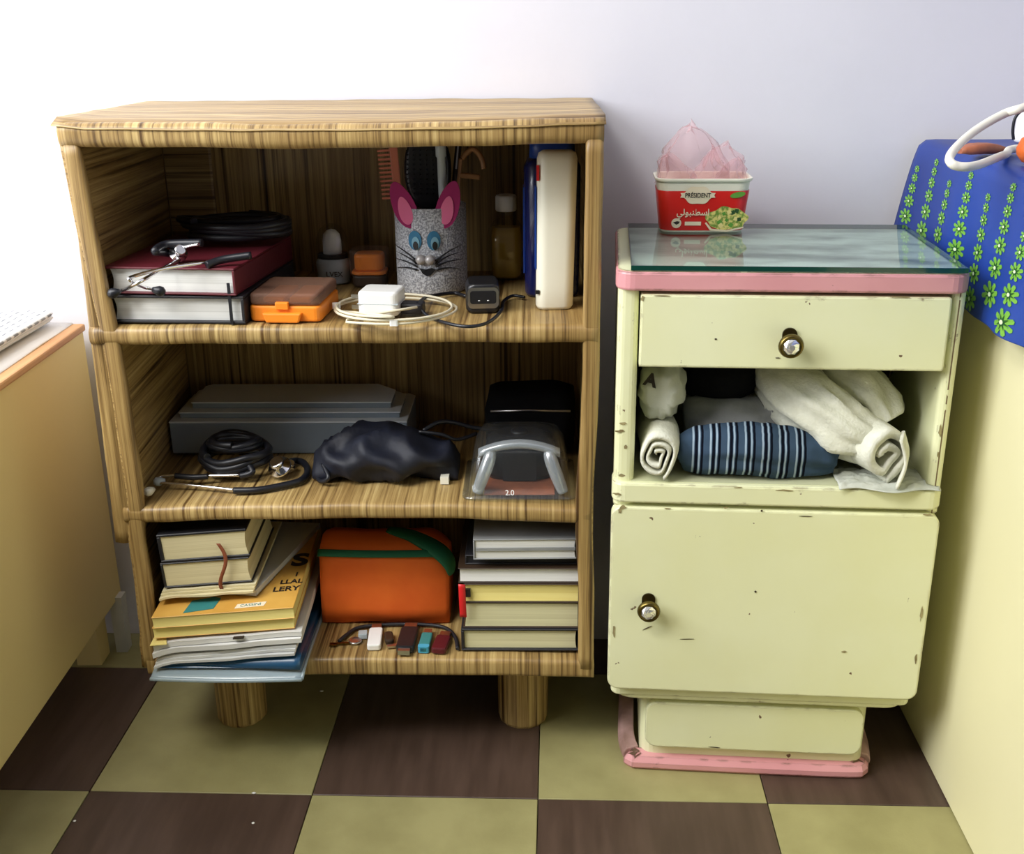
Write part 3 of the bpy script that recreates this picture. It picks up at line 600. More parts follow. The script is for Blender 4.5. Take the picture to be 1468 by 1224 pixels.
# big white towel
tw2 = on(K, 'white_towel', 'bulky white terry towel spilling over the niche sill', 'towel', .30, .06, ZN)
tow1 = pathloft([(-.112, .09, .108), (-.095, .05, .100), (-.072, .02, .083), (-.040, -.008, .066), (-.012, -.020, .052), (.02, -.02, .046)], lambda u: (.026+.010*math.sin(u*PI))*bump(.16+.74*u, .5), 44, .007, 24, 6, 1.1, .002, 9).build('towel_bundle', 'terry', tw2)
tow2 = pathloft([(-.045, .07, .104), (-.02, .04, .100), (.012, .015, .088), (.032, .0, .062)], lambda u: .025*bump(.14+.74*u, .5), 40, .007, 30, 7, 1.1, .002, 9).build('towel_fold', 'terry', tw2)
te = spiral_roll(.0300, .0250, .0085, 1.75, 1.0, 1.22, .085, 'towel_roll_end', 'terry', tw2, 1.2); te.location = (.016, -.062, .0015); te.rotation_euler = (0, .12, .42)
cu_ = MB()
for k in range(11): cu_.tube(smooth_path([(.031+.0016*k*.6, -.0725+.0030*k, .066), (.0395+.0016*k*.6, -.0735+.0030*k, .036), (.033+.0016*k*.6, -.0715+.0030*k, .004)], 5), .0021, 6)
cu_.build('ribbed_cuff', 'terry', tw2)
lt = on(K, 'lace_cloth', 'thin white cloth lying flat under the towel on the niche sill', 'cloth', .335, .010, ZN)
def lace(u, v):
    x = -.068+.118*u; y = -.022+.06*v+.006*math.sin(u*9); z = .0022+.005*abs(noise.noise(Vector((u*6, v*5, 2))))+.003*abs(noise.noise(Vector((u*14, v*9, 7))))
    if y < -.011: z -= (-.011-y)*.9
    if y > -.008: x = min(x, .0355)
    return (x, y, max(z, .0012))
MB().grid(lace, 40, 20).build('cloth_sheet', 'cotton', lt, solid=.001)
fl_ = on(K, 'floral_cloth', 'dark floral cloth bunched behind the white towel', 'cloth', .315, .17, ZN)
flor_o = pathloft([(-.05, .03, .10), (-.01, .01, .106), (.018, .015, .095), (.024, .035, .06)], lambda u: .028*bump(.12+.76*u, .5), 28, .004, 30, 11, 1.15, .002).build('cloth_bundle', 'floral', fl_)
# soft things give way where they press on each other
from mathutils.bvhtree import BVHTree
def world_tree(o):
    mw = o.matrix_world; return BVHTree.FromPolygons([mw @ v.co for v in o.data.vertices], [tuple(p.vertices) for p in o.data.polygons])
def within(t, p):
    k = 0
    for d in (Vector((.31, .2, .93)), Vector((-.7, .5, .4)), Vector((.1, -.9, .3))):
        d = d.normalized(); o = p.copy(); c = 0
        for _ in range(40):
            h = t.ray_cast(o, d)
            if h[0] is None: break
            c += 1; o = h[0]+d*1e-6
        k += c % 2
    return k >= 2
def give_way(soft, hards, gap=.0004, rounds=4):
    bpy.context.view_layer.update(); mw = soft.matrix_world; inv = mw.inverted()
    for _ in range(rounds):
        for h in hards:
            t = world_tree(h)
            for v in soft.data.vertices:
                p = mw @ v.co
                if within(t, p):
                    q, n, _i, _d = t.find_nearest(p); v.co = inv @ (q+(q-p).normalized()*gap)
roll_o = ro.children[0]
give_way(knit_o, [roll_o, tow1, te]); give_way(shirt_o, [roll_o]); give_way(grey_o, [roll_o, knit_o, tow1, tow2]); give_way(black_o, [roll_o, grey_o, shirt_o, tow1, tow2]); give_way(flor_o, [tow1, tow2, grey_o]); give_way(tow1, [knit_o, grey_o, black_o], rounds=1); give_way(grey_o, [black_o], rounds=1); give_way(lt.children[0], [te], .0002, 1)
for v in lt.children[0].data.vertices: v.co.z = max(v.co.z, .0008)
# the black print lies on the front of the pale shirt
t_ = BVHTree.FromPolygons([v.co.copy() for v in shirt_o.data.vertices], [tuple(p.vertices) for p in shirt_o.data.polygons]); h_ = t_.ray_cast(Vector((-.014, -.2, .118)), Vector((0, 1, 0)))
text('A', .022, 'black_print', 'print_dark', sh1, (-.014, (h_[0].y if h_[0] else -.06)-.0006, .118), (PI/2-.15, .2, -.25), .0012, 1, bold=.0008)

# ------------------------------------------------------------------ books
def book(fr, name, label, x, y, z, wd, dp, h, cover, pages, spine='left', rot=0, ct=.0024, ov=.003, group=None, ry=0, cat='book', concave=.003, soft=False, rx=0):
    t = on(fr, name, label, cat, x, y, z, rot, group, rx, ry); c = MB()
    c.box(0, wd, 0, dp, 0, ct).box(0, wd, 0, dp, h-ct, h)
    sp = ct*1.3
    if spine == 'left': c.box(0, sp, 0, dp, ct, h-ct)
    elif spine == 'right': c.box(wd-sp, wd, 0, dp, ct, h-ct)
    elif spine == 'back': c.box(0, wd, dp-sp, dp, ct, h-ct)
    c.build('cover', cover, t, .0008 if h > .008 else .0003, 1)
    x0 = sp+.0003 if spine == 'left' else ov; x1 = wd-sp-.0003 if spine == 'right' else wd-ov; y1 = dp-sp-.0003 if spine == 'back' else dp-ov; rings = []
    n = 6
    for i in range(n+1):
        s_ = i/n; k = concave*math.sin(PI*s_); zz = ct+(h-2*ct)*s_
        a0 = x0+(k if spine == 'right' else 0); a1 = x1-(k if spine == 'left' else 0); b0 = ov+(k if spine == 'back' else 0)
        rings.append([(a0, b0, zz), (a1, b0, zz), (a1, y1, zz), (a0, y1, zz)])
    MB().loft(rings, True, False).build('pages', pages, t); return t

# top shelf, left: two notebooks
Zs = Z3+.0005
b1 = book(S, 'notebook', 'black hardcover notebook with an elastic band, under the dark red one', .019, .011, Zs, .168, .225, .0335, 'cov_black', 'paper', 'right', -.06, .003, .006, cat='notebook')
el = MB(); el.box(.150, .1535, -.0018, .0, -.0005, .050).box(.150, .1535, -.0018, .227, .0335, .0347); el.build('elastic_band', 'rubber', b1)
b2 = book(S, 'notebook', 'dark red hardcover notebook on the black one, under the stethoscope', .018, .015, Zs+.0348, .162, .22, .0325, 'cov_red', 'paper', 'right', -.10, .0024, .006, cat='notebook')
# stethoscope on the notebooks
def steth_parts(t, tubes, metal, tips, chest, y0=None):
    for p, r_ in tubes: MB().tube(smooth_path(p, 8), r_, 8).build('rubber_tube', 'rubber', t)
    for p in metal: MB().tube(smooth_path(p, 6), .0021, 8).build('ear_tube', 'chrome', t)
    for p, d, m in tips:
        d = Vector(d).normalized(); P0 = Vector(p); MB().tube([P0-d*.008, P0-d*.004, P0, P0+d*.004, P0+d*.007], lambda u: (.0028, .0046, .0062, .0058, .003)[round(u*4)], 12).build('ear_tip', m, t)
    for (c, ax, r_) in chest:
        ax = Vector(ax).normalized(); C0 = Vector(c); prof = [(-.006, .9), (-.004, 1), (-.001, 1), (.001, .45), (.004, .40), (.006, .62), (.010, .62), (.011, .5)]
        MB().tube([C0+ax*h for h, _ in prof], lambda u: r_*prof[round(u*7)][1], 20).build('chest_piece', 'chrome', t)
def coil(cx, cy, z, rx, ry, turns, lift, seed, a0=0, tilt=0):
    n = int(turns*14); o = []
    for i in range(n+1):
        a = a0+2*PI*i/14; k = 1+.14*noise.noise(Vector((i*.23, seed, 0))); o.append((cx+rx*k*math.cos(a), cy+ry*k*math.sin(a), z+lift*(.5+.5*noise.noise(Vector((i*.31, 0, seed))))+.004*i/14+tilt*math.sin(a)))
    return o
zt = Zs+.0348+.0325+.004
s1 = on(S, 'stethoscope', 'black stethoscope coiled on the notebooks with shiny crossed ear tubes', 'stethoscope', 0, 0, 0)
e1, e2 = S.y(163, 420, -.004), S.y(228, 417, -.006); x1_, x2_ = S.y(190, 406, .012), S.z(200, 404, zt)
steth_parts(s1, [(coil(.148, .165, zt+.003, .062, .040, 4.2, .012, 1, 2.6), .0050), (coil(.13, .19, zt+.012, .065, .03, 2.2, .010, 5, .4), .0048), ([S.z(258, 372, zt+.002), S.z(252, 365, zt+.006), S.z(236, 362, zt+.010), S.z(222, 360, zt+.016), S.z(240, 350, zt+.02), S.z(290, 348, zt+.022)], .0048), ([S.z(296, 380, zt), S.z(320, 372, zt+.004), S.z(360, 366, zt+.008)], .0048)],
            [[e1+Vector((.004, 0, .002)), S.y(178, 415, .002), S.z(198, 405, zt-.001), S.z(232, 386, zt-.001), S.z(258, 372, zt+.002)], [e2+Vector((-.004, 0, .002)), S.y(208, 412, .002), S.z(187, 402, zt), S.z(192, 396, zt+.002), S.z(240, 384, zt+.003), S.z(296, 376, zt+.002)], [S.z(258, 355, zt+.016), S.z(285, 350, zt+.022)]],
            [(e1, (-1, 0, -.3), 'rubber'), (e2, (1, 0, -.25), 'rubber')], [(S.z(256, 362, zt+.010), (.5, -.7, .5), .011)])
# orange case with smoky lid
oc = on(S, 'pill_case', 'orange plastic case with a smoky see-through lid', 'case', .188, .012, Zs, -.06)
MB().prism(rrect(.088, .100, .008, 4, .044, .052), 0, .019).build('tray', 'orange', oc, .003, 3)
MB().prism(rrect(.086, .098, .008, 4, .044, .052), .0192, .034).build('lid', 'lid_case', oc, .004, 3)
MB().prism([(.022, 0), (.062, 0), (.066, .012), (.018, .012)], -.005, .004, lambda a, b, c: (a, c, b)).build('front_tab', 'orange', oc, .002); MB().box(.034, .050, -.002, .004, .0155, .0245).build('clasp', 'orange', oc, .001)
for k in range(2): MB().box(.014+.032*k, .040+.032*k, .018, .088, .0192, .026).build('compartment', 'orange', oc, .002)
# roll-on with clear dome cap
p = S.z(476, 409, Zs); de = on(S, 'roll_on_deodorant', 'grey-white roll-on stick with a clear dome cap, beside the orange-lidded jar', 'deodorant', p.x, p.y+.02, Zs)
MB().lathe([(.020, 0), (.0225, .003), (.0225, .018), (.0235, .023), (.0235, .029), (.021, .034), (.019, .036)], 28, ex=1, ey=.8).build('bottle', 'greylight', de)
MB().lathe([(.0205, .0345), (.0205, .0405)], 28, ey=.8).build('collar', 'rubber', de)
MB().lathe([(.013, .0405), (.0128, .058), (.0112, .067), (.006, .0725), (.001, .074)], 22, ey=.8).build('inner_cap', 'white', de)
MB().lathe([(.022, .0345), (.0225, .048), (.021, .062), (.016, .074), (.008, .080), (.001, .0815)], 28, ey=.85).build('dome_cap', 'clear', de)
text('LVEX', .010, 'brand_print', 'print_dark', de, (.004, -.0185, .0145), (PI/2, 0, 0), .0005)
# jar with orange lid
p = S.z(528, 413, Zs); ja = on(S, 'lidded_jar', 'squat see-through jar with an orange inner lid, between roll-on and mouse cup', 'jar', p.x, p.y+.025, Zs)
MB().prism(rrect(.046, .042, .012, 5), .0, .016).build('dark_base', 'cov_brown', ja, .003)
MB().prism(rrect(.047, .043, .012, 5), .0165, .021).build('lid_rim', 'orange', ja, .0015)
MB().prism(rrect(.040, .036, .012, 5), .021, .044).build('inner_lid', 'orange', ja, .004, 3); MB().prism(rrect(.052, .046, .014, 5), .015, .050).build('cover', 'lid', ja, .004, 3)
# mouse pencil cup
p = S.z(615, 423, Zs); cu = on(S, 'mouse_cup', 'grey glitter pencil cup with a mouse face, pink ears and whiskers', 'pencil cup', .394, p.y+.047, Zs)
RC, HC = .0475, .112
MB().lathe([(RC-.001, 0), (RC, .002), (RC, HC), (RC-.003, HC), (RC-.003, .004), (.001, .004)], 40).build('cup_body', 'glitter', cu)
def oncup(x, z, off=0): a = math.asin(max(-1, min(1, x/RC))); return ((RC+off)*math.sin(a), -(RC+off)*math.cos(a), z)
def cuppatch(poly, off, name, m, par=cu, th=.0012):
    v = [oncup(x, z, off) for x, z in poly]+[oncup(x, z, off+th) for x, z in poly]; n = len(poly)
    return MB().add(v, [tuple(range(n)), tuple(range(n, 2*n))]+[(i, (i+1) % n, n+(i+1) % n, n+i) for i in range(n)]).build(name, m, par)
def leaf(cx, cz, l, w_, ang, n=24):
    o = []
    for k in range(n):
        a = 2*PI*k/n; x = w_*math.sin(a)*(1-.18*math.cos(a)); z = l*math.cos(a); o.append((cx+x*math.cos(ang)+z*math.sin(ang), cz-x*math.sin(ang)+z*math.cos(ang)))
    return o
for sx, ang in ((-1, -.38), (1, .30)):
    def ear(poly, y, th): return MB().prism(poly, y-th, y, lambda a, b, c: (a, c-.22*max(0, abs(a)-.02)*0, b))
    cx = -.0305 if sx < 0 else .0275; e = ear(leaf(cx, .117, .0315, .0145, ang), -.0405, .002).build('ear', 'magenta', cu)
    ear(leaf(cx+sx*(-.002), .110, .0185, .0085, ang*.7), -.0426, .001).build('inner_ear', 'pinkfoam', e)
for x in (-.0165, .0075):
    e = cuppatch([(x+.0085*math.cos(a), .072+.0125*math.sin(a)) for a in [2*PI*k/24 for k in range(24)]], .0004, 'eye', 'eye_blue')
    cuppatch([(x+.0012+.0050*math.cos(a), .0685+.0085*math.sin(a)) for a in [2*PI*k/20 for k in range(20)]], .0018, 'iris', 'eye_light', e, .0006); cuppatch([(x+.0012+.0032*math.cos(a), .0655+.0055*math.sin(a)) for a in [2*PI*k/20 for k in range(20)]], .0026, 'pupil', 'black', e, .0006)
for x in (-.0095, .0020):
    b = MB(); b.lathe([(.0005, -.0068), (.004, -.0055), (.0066, -.002), (.0068, .001), (.005, .0048), (.002, .0066), (.0004, .0068)], 16); o = b.build('nose', 'silver', cu); o.location = oncup(x, .0475, .003)
cuppatch([(-.012, .036), (-.004, .0345), (.004, .0365), (.009, .034), (.003, .0275), (-.002, .0255), (-.008, .029)], .0008, 'mouth', 'black')
for sx in (-1, 1):
    for z0, z1, bx in ((.045, .062, .044), (.0415, .053, .041), (.038, .043, .044), (.0335, .031, .042)):
        pts_ = []
        for k in range(9):
            t = k/8; x = -.003+sx*(.012+(bx-.012)*t); z = z0+(z1-z0)*t+.003*math.sin(t*PI); pts_.append(oncup(x, z, .0016))
        MB().tube(pts_, lambda u: .0013*(1.15-u), 6).build('whisker', 'black', cu)
# what stands in the cup
cx_, cy_ = cu.location.x, cu.location.y
def incup(name, label, cat, dx, dy, rx, ry, rz=0): return thing(name, label, cat, (cx_+dx, cy_+dy, Zs+.006), S.yaw+rz, None, rx, ry)
co = incup('comb', 'brown comb standing teeth-out in the mouse cup', 'comb', -.034, .012, 0, -.06)
MB().box(-.008, .003, -.002, .002, 0, .189).build('comb_spine', 'comb', co, .0015)
for k in range(14): MB().box(-.024, -.007, -.0012, .0012, .112+.0056*k, .1148+.0056*k).build('comb_tooth', 'comb', co)
hb = incup('hairbrush', 'black hairbrush with a wide head standing in the mouse cup', 'hairbrush', -.006, .012, -.02, .02)
MB().lathe([(.006, 0), (.007, .05), (.008, .095), (.010, .105)], 14, ey=.6).build('brush_handle', 'black', hb)
MB().loft([[(a, b, z) for a, b in rrect(w_, .016, .007, 4)] for w_, z in ((.018, .096), (.044, .108), (.060, .126), (.064, .148), (.060, .170), (.050, .184), (.026, .1905))]).build('brush_head', 'black', hb, sub=1)
bt = MB()
for i in range(7):
    for j in range(10): bt.box(-.0265+.0085*i, -.0253+.0085*i, -.018, -.006, .118+.0062*j, .1192+.0062*j)
br_ = bt.build('bristles', 'navy_fab', hb); br_['kind'] = 'stuff'
tu = incup('white_tube', 'slim white tube leaning in the mouse cup', 'tube', .022, -.021, 0, -.02)
MB().lathe([(.004, .0), (.0052, .02), (.0056, .14), (.0052, .168), (.0068, .170), (.0068, .188), (.0055, .190)], 16).build('tube_body', 'greylight', tu)
hc = incup('hair_clip', 'tan hair clip hooked over the rim of the mouse cup', 'hair clip', .032, .0, .0, .12)
MB().box(-.012, .018, -.003, .003, .140, .147).box(-.012, -.007, -.003, .003, .006, .165).build('clip_arm', 'clip', hc, .002); MB().tube(smooth_path([(-.008, 0, .165), (.004, .0, .178), (.016, 0, .170), (.022, 0, .155)], 6), .0035, 8).build('clip_jaw', 'clip', hc)
pe = incup('pen', 'dark pen leaning sideways in the mouse cup', 'pen', .017, .014, -.06, .115)
MB().lathe([(.001, 0), (.004, .010), (.0044, .13), (.0042, .185), (.003, .187)], 12).build('pen_barrel', 'cov_brown', pe); MB().box(-.001, .001, -.0062, -.004, .15, .186).build('pen_clip', 'steel', pe)
# oil bottle
p = S.z(725, 400, Zs); ob = on(S, 'oil_bottle', 'clear bottle of golden oil with a white screw cap', 'bottle', .493, p.y+.006, Zs)
prof = [(.022, 0), (.0255, .004), (.0262, .03), (.0262, .058), (.0245, .070), (.017, .080), (.0105, .086), (.0105, .096)]
MB().loft([[(a, b, h) for a, b in rrect(2*r_, 1.2*r_, .6*r_*.98, 6)] for r_, h in prof]).build('glass', 'glassbottle', ob)
MB().loft([[(a, b, h+.002) for a, b in rrect(2*(r_-.0055), 1.2*(r_-.005), .6*(r_-.005)*.95, 6)] for r_, h in prof[:5]]).build('oil', 'oil', ob)
MB().lathe([(.0135, .094), (.0145, .0955), (.0145, .113), (.013, .1155)], 28).build('screw_cap', 'white', ob)
# white lotion bottle and the navy bottle behind
wb = on(S, 'lotion_bottle', 'tall white lotion bottle standing in front of the navy one', 'bottle', .5565, .080, Zs, .05)
rings = []
for t, w_, d_ in ((0, .042, .026), (.004, .0465, .030), (.03, .0465, .031), (.1, .0475, .031), (.16, .0485, .031), (.182, .0485, .030), (.189, .045, .026), (.192, .036, .018)): rings.append([(a+.003*t/.19, b, t) for a, b in rrect(w_, d_, min(w_, d_)*.42, 6)])
wbo = MB().loft(rings).build('bottle', 'ivory', wb)
MB().box(-.0225, -.0195, -.0130, -.0090, .158, .176).build('red_mark', 'redpl', wbo); MB().box(-.0242, -.0226, -.007, .010, .05, .15).build('side_label', 'blue', wbo); MB().box(-.024, -.019, -.0135, -.0095, .020, .0245).build('black_mark', 'black', wbo)
nb = on(S, 'navy_bottle', 'large navy blue bottle with a blue cap behind the white lotion bottle', 'bottle', .5545, .155, Zs)
rings = [[(a, b, t) for a, b in rrect(w_, d_, .018, 6)] for t, w_, d_ in ((0, .066, .044), (.005, .070, .048), (.10, .072, .050), (.165, .072, .048), (.176, .062, .040))]
MB().loft(rings).build('bottle', 'navy', nb)
MB().loft([[(a, b, t) for a, b in rrect(w_, d_, .014, 5)] for t, w_, d_ in ((.175, .058, .038), (.200, .056, .036), (.202, .050, .030))]).build('cap', 'blue', nb)
MB().box(-.037, -.035, -.012, .014, .03, .14).build('side_label', 'blue', nb)
# charger and cables
ch = on(S, 'usb_charger', 'white cube charger with metal prongs lying in the cable coil', 'charger', .345, .046, Zs+.003, -.12)
MB().prism(rrect(.050, .046, .008, 5), 0, .030).build('charger_body', 'white', ch, .004, 3)
MB().box(-.0251, .0251, -.0231, .0231, .0146, .0152).build('seam', 'greylight', ch)
for z0 in (.006, .019): MB().box(-.035, -.024, -.012, -.0105, z0, z0+.005).build('prong', 'steel', ch)
MB().prism(rrect(.028, .022, .004, 3, .038, .002), .0, .013).build('plug', 'cov_black', ch, .002)
zc = Zs+.0035
lp = coil(.362, .043, zc, .073, .062, 2.15, .002, 9, -2.4)
wc = MB().tube(smooth_path([S.z(598, 440, zc+.01)]+[Vector(q) for q in lp]+[S.z(488, 446, zc)], 3), .0017, 8).build('cable', 'applecable')
wct = thing('charging_cable', 'thin white charging cable coiled around the cube charger', 'cable', (0, 0, 0)); wct.location = S.w(0, 0, 0); wct.rotation_euler[2] = S.yaw; wc.parent = wct
for q in (Vector(lp[2]), Vector(lp[12])): MB().prism(rrect(.010, .006, .002, 3, q.x, q.y), q.z-.002, q.z+.005).build('cable_clip', 'white', wct)
pt = on(S, 'pulse_meter', 'small black finger clip meter with a dark display', 'meter', .467, .075, Zs, .08)
MB().loft([[(a, b, z) for a, b in rrect(w_, .050, .008, 4)] for w_, z in ((.036, 0), (.042, .004), (.042, .014), (.040, .018), (.042, .022), (.040, .032), (.034, .036))]).build('meter_body', 'black', pt)
MB().prism(rrect(.032, .016, .003, 3, 0, .020), -.0252, -.0265, lambda a, b, c: (a, c, b)).build('display', 'black', pt); MB().prism(rrect(.038, .026, .006, 4, 0, .019), -.0247, -.0256, lambda a, b, c: (a, c, b)).build('grey_bezel', 'steel', pt)
for dx in (-.005, .006): MB().lathe([(.0016, 0), (.0010, .0006)], 8).build('indicator', 'white', pt).location = (dx, -.0268, .016)
blk = thing('black_cable', 'black cable snaking across the top shelf by the meter', 'cable', S.w(0, 0, 0), S.yaw)
pc = [S.z(x, y, zc+dz) for x, y, dz in ((598, 434, .012), (612, 452, 0), (640, 463, 0), (672, 468, 0), (700, 462, 0), (718, 446, 0), (722, 432, 0), (735, 424, 0), (752, 426, 0))]
MB().tube(smooth_path(pc, 6), .0021, 8).build('cable', 'rubber', blk)
pc = [S.z(x, y, zc+dz) for x, y, dz in ((600, 436, .006), (612, 426, .004), (650, 420, 0), (672, 424, 0), (690, 410, 0))]
MB().tube(smooth_path(pc, 6), .0024, 8).build('cable', 'rubber', blk)

# ------------------------------------------------------------------ middle shelf
Zm = Z2+.0035
gb = on(S, 'grey_case', 'long grey metal case with a stepped lid behind the coiled stethoscope and pouch', 'case', .019, .172, Zm)
GL, GD = .335, .125
def cham(x0, x1, y0, y1, c): return [(x0, y0), (x1, y0), (x1, y1-c), (x1-c, y1), (x0+c*.3, y1), (x0, y1-c*.3)]
MB().prism(cham(0, GL, 0, GD, .01), 0, .046).build('case_body', 'greymetal', gb, .002)
MB().prism(cham(.0, GL, -.001, GD, .01), .046, .0485).build('lid_rim', 'rim', gb, .0008)
MB().prism(cham(.012, GL-.012, .014, GD-.004, .03), .0485, .056).build('lid_step', 'greymetal', gb, .001); MB().prism(cham(.011, GL-.011, .013, GD-.003, .03), .056, .0576).build('lid_rim', 'rim', gb)
MB().prism(cham(.026, GL-.026, .030, GD-.012, .03), .0576, .0655).build('lid_top', 'greymetal', gb, .001); MB().prism(cham(.025, GL-.025, .029, GD-.011, .03), .0655, .067).build('lid_rim', 'rim', gb)
# second stethoscope
s2 = on(S, 'stethoscope', 'black stethoscope with a chrome chest piece and one pale ear tip', 'stethoscope', 0, 0, 0)
zz = Zm+.005
Sz = lambda x, y, dz=0: S.z(x, y, zz+dz)
steth_parts(s2, [(coil(.128, .105, zz+.002, .044, .034, 4.6, .020, 3, .3, .006), .0050), (coil(.126, .115, zz+.022, .032, .022, 2.6, .012, 8, 1.2), .0050), ([Sz(335, 703), Sz(370, 702), Sz(408, 695), Sz(432, 688), Sz(441, 676), Sz(436, 664), Sz(424, 660), Sz(410, 664, .01)], .0046), ([Sz(252, 682, .004), Sz(275, 684, .004), Sz(298, 683, .004)], .0042), ([Sz(345, 682, .004), Sz(362, 676, .01), Sz(350, 660, .02)], .0044)],
            [[Sz(224, 688), Sz(232, 683, .002), Sz(254, 681, .004)], [Sz(296, 682, .005), Sz(346, 681, .005)], [Sz(222, 692), Sz(260, 694), Sz(300, 698), Sz(336, 702)]],
            [(S.z(214, 704, zz+.0015), (-.5, -1, 0), 'ivory'), (Sz(228, 690, .001), (-1, -.3, 0), 'greylight')], [(S.z(400, 668, zz+.012), (-.25, -.5, .8), .016), (S.z(414, 668, zz+.004), (.4, -.5, .6), .009)])
# navy pouch
po = on(S, 'navy_pouch', 'crumpled dark navy drawstring pouch with a white tag', 'pouch', .338, .098, Zm)
mb = MB(); rings = []
for i in range(34):
    u = i/33; x = -.100+.192*u; h_ = .064*bump(.03+.94*u, .42)*(1+.10*math.sin(u*7)); d_ = .050*bump(.04+.92*u, .4); ring_ = []
    for k in range(32):
        a = 2*PI*k/32; y = d_*math.cos(a); z = h_*.5+h_*.5*math.sin(a)*(1 if math.sin(a) > 0 else .98)
        q = Vector((x, y, z)); d = .010*(1-3*abs(noise.noise(Vector((q.x*15, q.y*26, q.z*30))+Vector((1, 7, 3)))))+.002*noise.noise(q*60); q += Vector((0, math.cos(a), math.sin(a)))*d; q.z = max(q.z, .0005+.0004*(k % 3)); ring_.append(q)
    rings.append(ring_)
mb.loft(rings).build('pouch_body', 'navy_fab', po)
MB().tube(smooth_path([(.045, .01, .058), (.065, .02, .066), (.085, .03, .062), (.11, .035, .053), (.135, .035, .050), (.155, .04, .046)], 6), .003, 8).build('drawstring', 'rubber', po)
MB().tube(smooth_path([(.04, .0, .060), (.07, .0, .056), (.09, .01, .045), (.115, .03, .046)], 6), .0025, 8).build('drawstring', 'rubber', po)
MB().box(.070, .081, -.040, -.006, .001, .0105).build('white_tag', 'ivory', po); MB().tube(smooth_path([(-.098, -.02, .010), (-.088, -.040, .006), (-.075, -.048, .014), (-.085, -.03, .026)], 6), .003, 8).build('loop_handle', 'rubber', po)
# blister pack with a black gadget
bp = on(S, 'blister_pack', 'clear moulded plastic pack with two ribs at the right end of the shelf', 'packaging', .512, .008, Zm)
MB().loft([[(a, b, z) for a, b in rrect(w_, d_, .014, 5, 0, .07)] for w_, d_, z in ((.146, .140, .0), (.146, .140, .0025), (.132, .122, .003), (.128, .115, .02), (.116, .100, .050), (.098, .082, .066), (.06, .05, .072))]).build('clear_shell', 'blister', bp)
def rib(x0, x1): return MB().tube(smooth_path([(x0, .012, .006), (x0+(x1-x0)*.5, .0145, .027), (x1, .021, .048), (x1+(x1-x0)*.1, .03, .058)], 6), lambda u: .0085*bump(.12+.76*u, .3), 14)
rib(-.054, -.038).build('moulded_rib', 'ribclear', bp); rib(.056, .040).build('moulded_rib', 'ribclear', bp)
MB().loft([[(x, .028+.008*math.cos(a)-.0005*abs(x*30), .066-4.5*x*x+.006*math.sin(a)) for a in [2*PI*k/14 for k in range(14)]] for x in [-.052+.0104*i for i in range(11)]]).build('moulded_brow', 'ribclear', bp)
MB().box(-.045, .045, .010, .11, .0032, .0042).build('printed_card', 'brownorange', bp); MB().box(-.022, .022, .050, .053, .006, .046).build('back_card', 'cov_black', bp)
text('2.0', .0095, 'size_print', 'white', bp, (-.012, .004, .0085), (PI/2-.5, 0, 0), .0002)
gd = on(S, 'black_gadget', 'black rounded gadget packed inside the clear plastic pack', 'gadget', .512, .0955, Zm+.0045)
MB().loft([[(a, b, z) for a, b in rrect(w_, d_, .02, 5)] for w_, d_, z in ((.086, .060, 0), (.094, .066, .008), (.094, .066, .03), (.086, .056, .048), (.06, .04, .056))]).build('gadget_body', 'black', gd); MB().lathe([(.012, .054), (.012, .058), (.009, .0595)], 16).build('dial', 'rubber', gd)
bx = on(S, 'black_pouch', 'black soft case behind the clear plastic pack', 'pouch', .526, .205, Zm)
MB().loft([[(a+.003*nz((a*30, b*30, z*30), 1), b, z+.004*nz((a*20, b*20, 0), 1, 3)*(z > .01)) for a, b in rrect(w_, d_, .022, 6)] for w_, d_, z in ((.110, .070, 0.0005), (.124, .084, .012), (.126, .086, .06), (.118, .078, .082), (.10, .06, .088))]).build('case_body', 'black_fab', bx); MB().tube([(-.055, -.043, .066), (0, -.0445, .068), (.055, -.043, .066)], .0018, 6).build('zip', 'steel', bx)

# ------------------------------------------------------------------ bottom shelf: left pile
Zb = Z1+.0015
TL = -.045; G = 'pile of papers on the bottom shelf'
def lv(x, z): return z+.045*(x-.03)
f0 = on(S, 'clear_folder', 'pale clear plastic folder at the bottom of the paper pile, hanging over the shelf edge', 'folder', .031, -.046, Zb, .0)
def fold(u, v, k): 
    x = .198*u; y = .27*v; c = -.0075*max(0, 1-v*6)**2*(1 if k == 0 else .2)
    return (x, y+.004*math.sin(u*PI)*(1-v)*-1, .0012+k*.009*min(1, v*5+.25)*(.4+.6*u)+c+.0012*(1-k)*0)
MB().grid(lambda u, v: fold(u, v, 0), 20, 30).build('lower_sheet', 'folderclear', f0, solid=.001); MB().tube([fold(i/20, 0, 0) for i in range(21)], .0026, 8).build('rolled_edge', 'folderclear', f0); MB().tube([fold(1, j/20, 0) for j in range(21)], .0022, 8).build('rolled_side_edge', 'folderclear', f0)
f1 = on(S, 'blue_folder', 'dark blue folder showing between the clear folder and the white papers', 'folder', .036, -.040, Zb+.0022, .0)
def blue(u, v): x = .190*u; return (x, .002+.25*v**1.6+.010*(1-u)*(1-v), .001+(.004+.015*u)*(1-max(0, 1-v*5)**2)*math.exp(-v*1.2))
MB().grid(lambda u, v: blue(u, v), 20, 20).build('folder_sheet', 'bluefolder', f1, solid=.0012); MB().grid(lambda u, v: (.19*u, .006+.25*v, .0008), 4, 4).build('folder_back', 'bluefolder', f1, solid=.001)
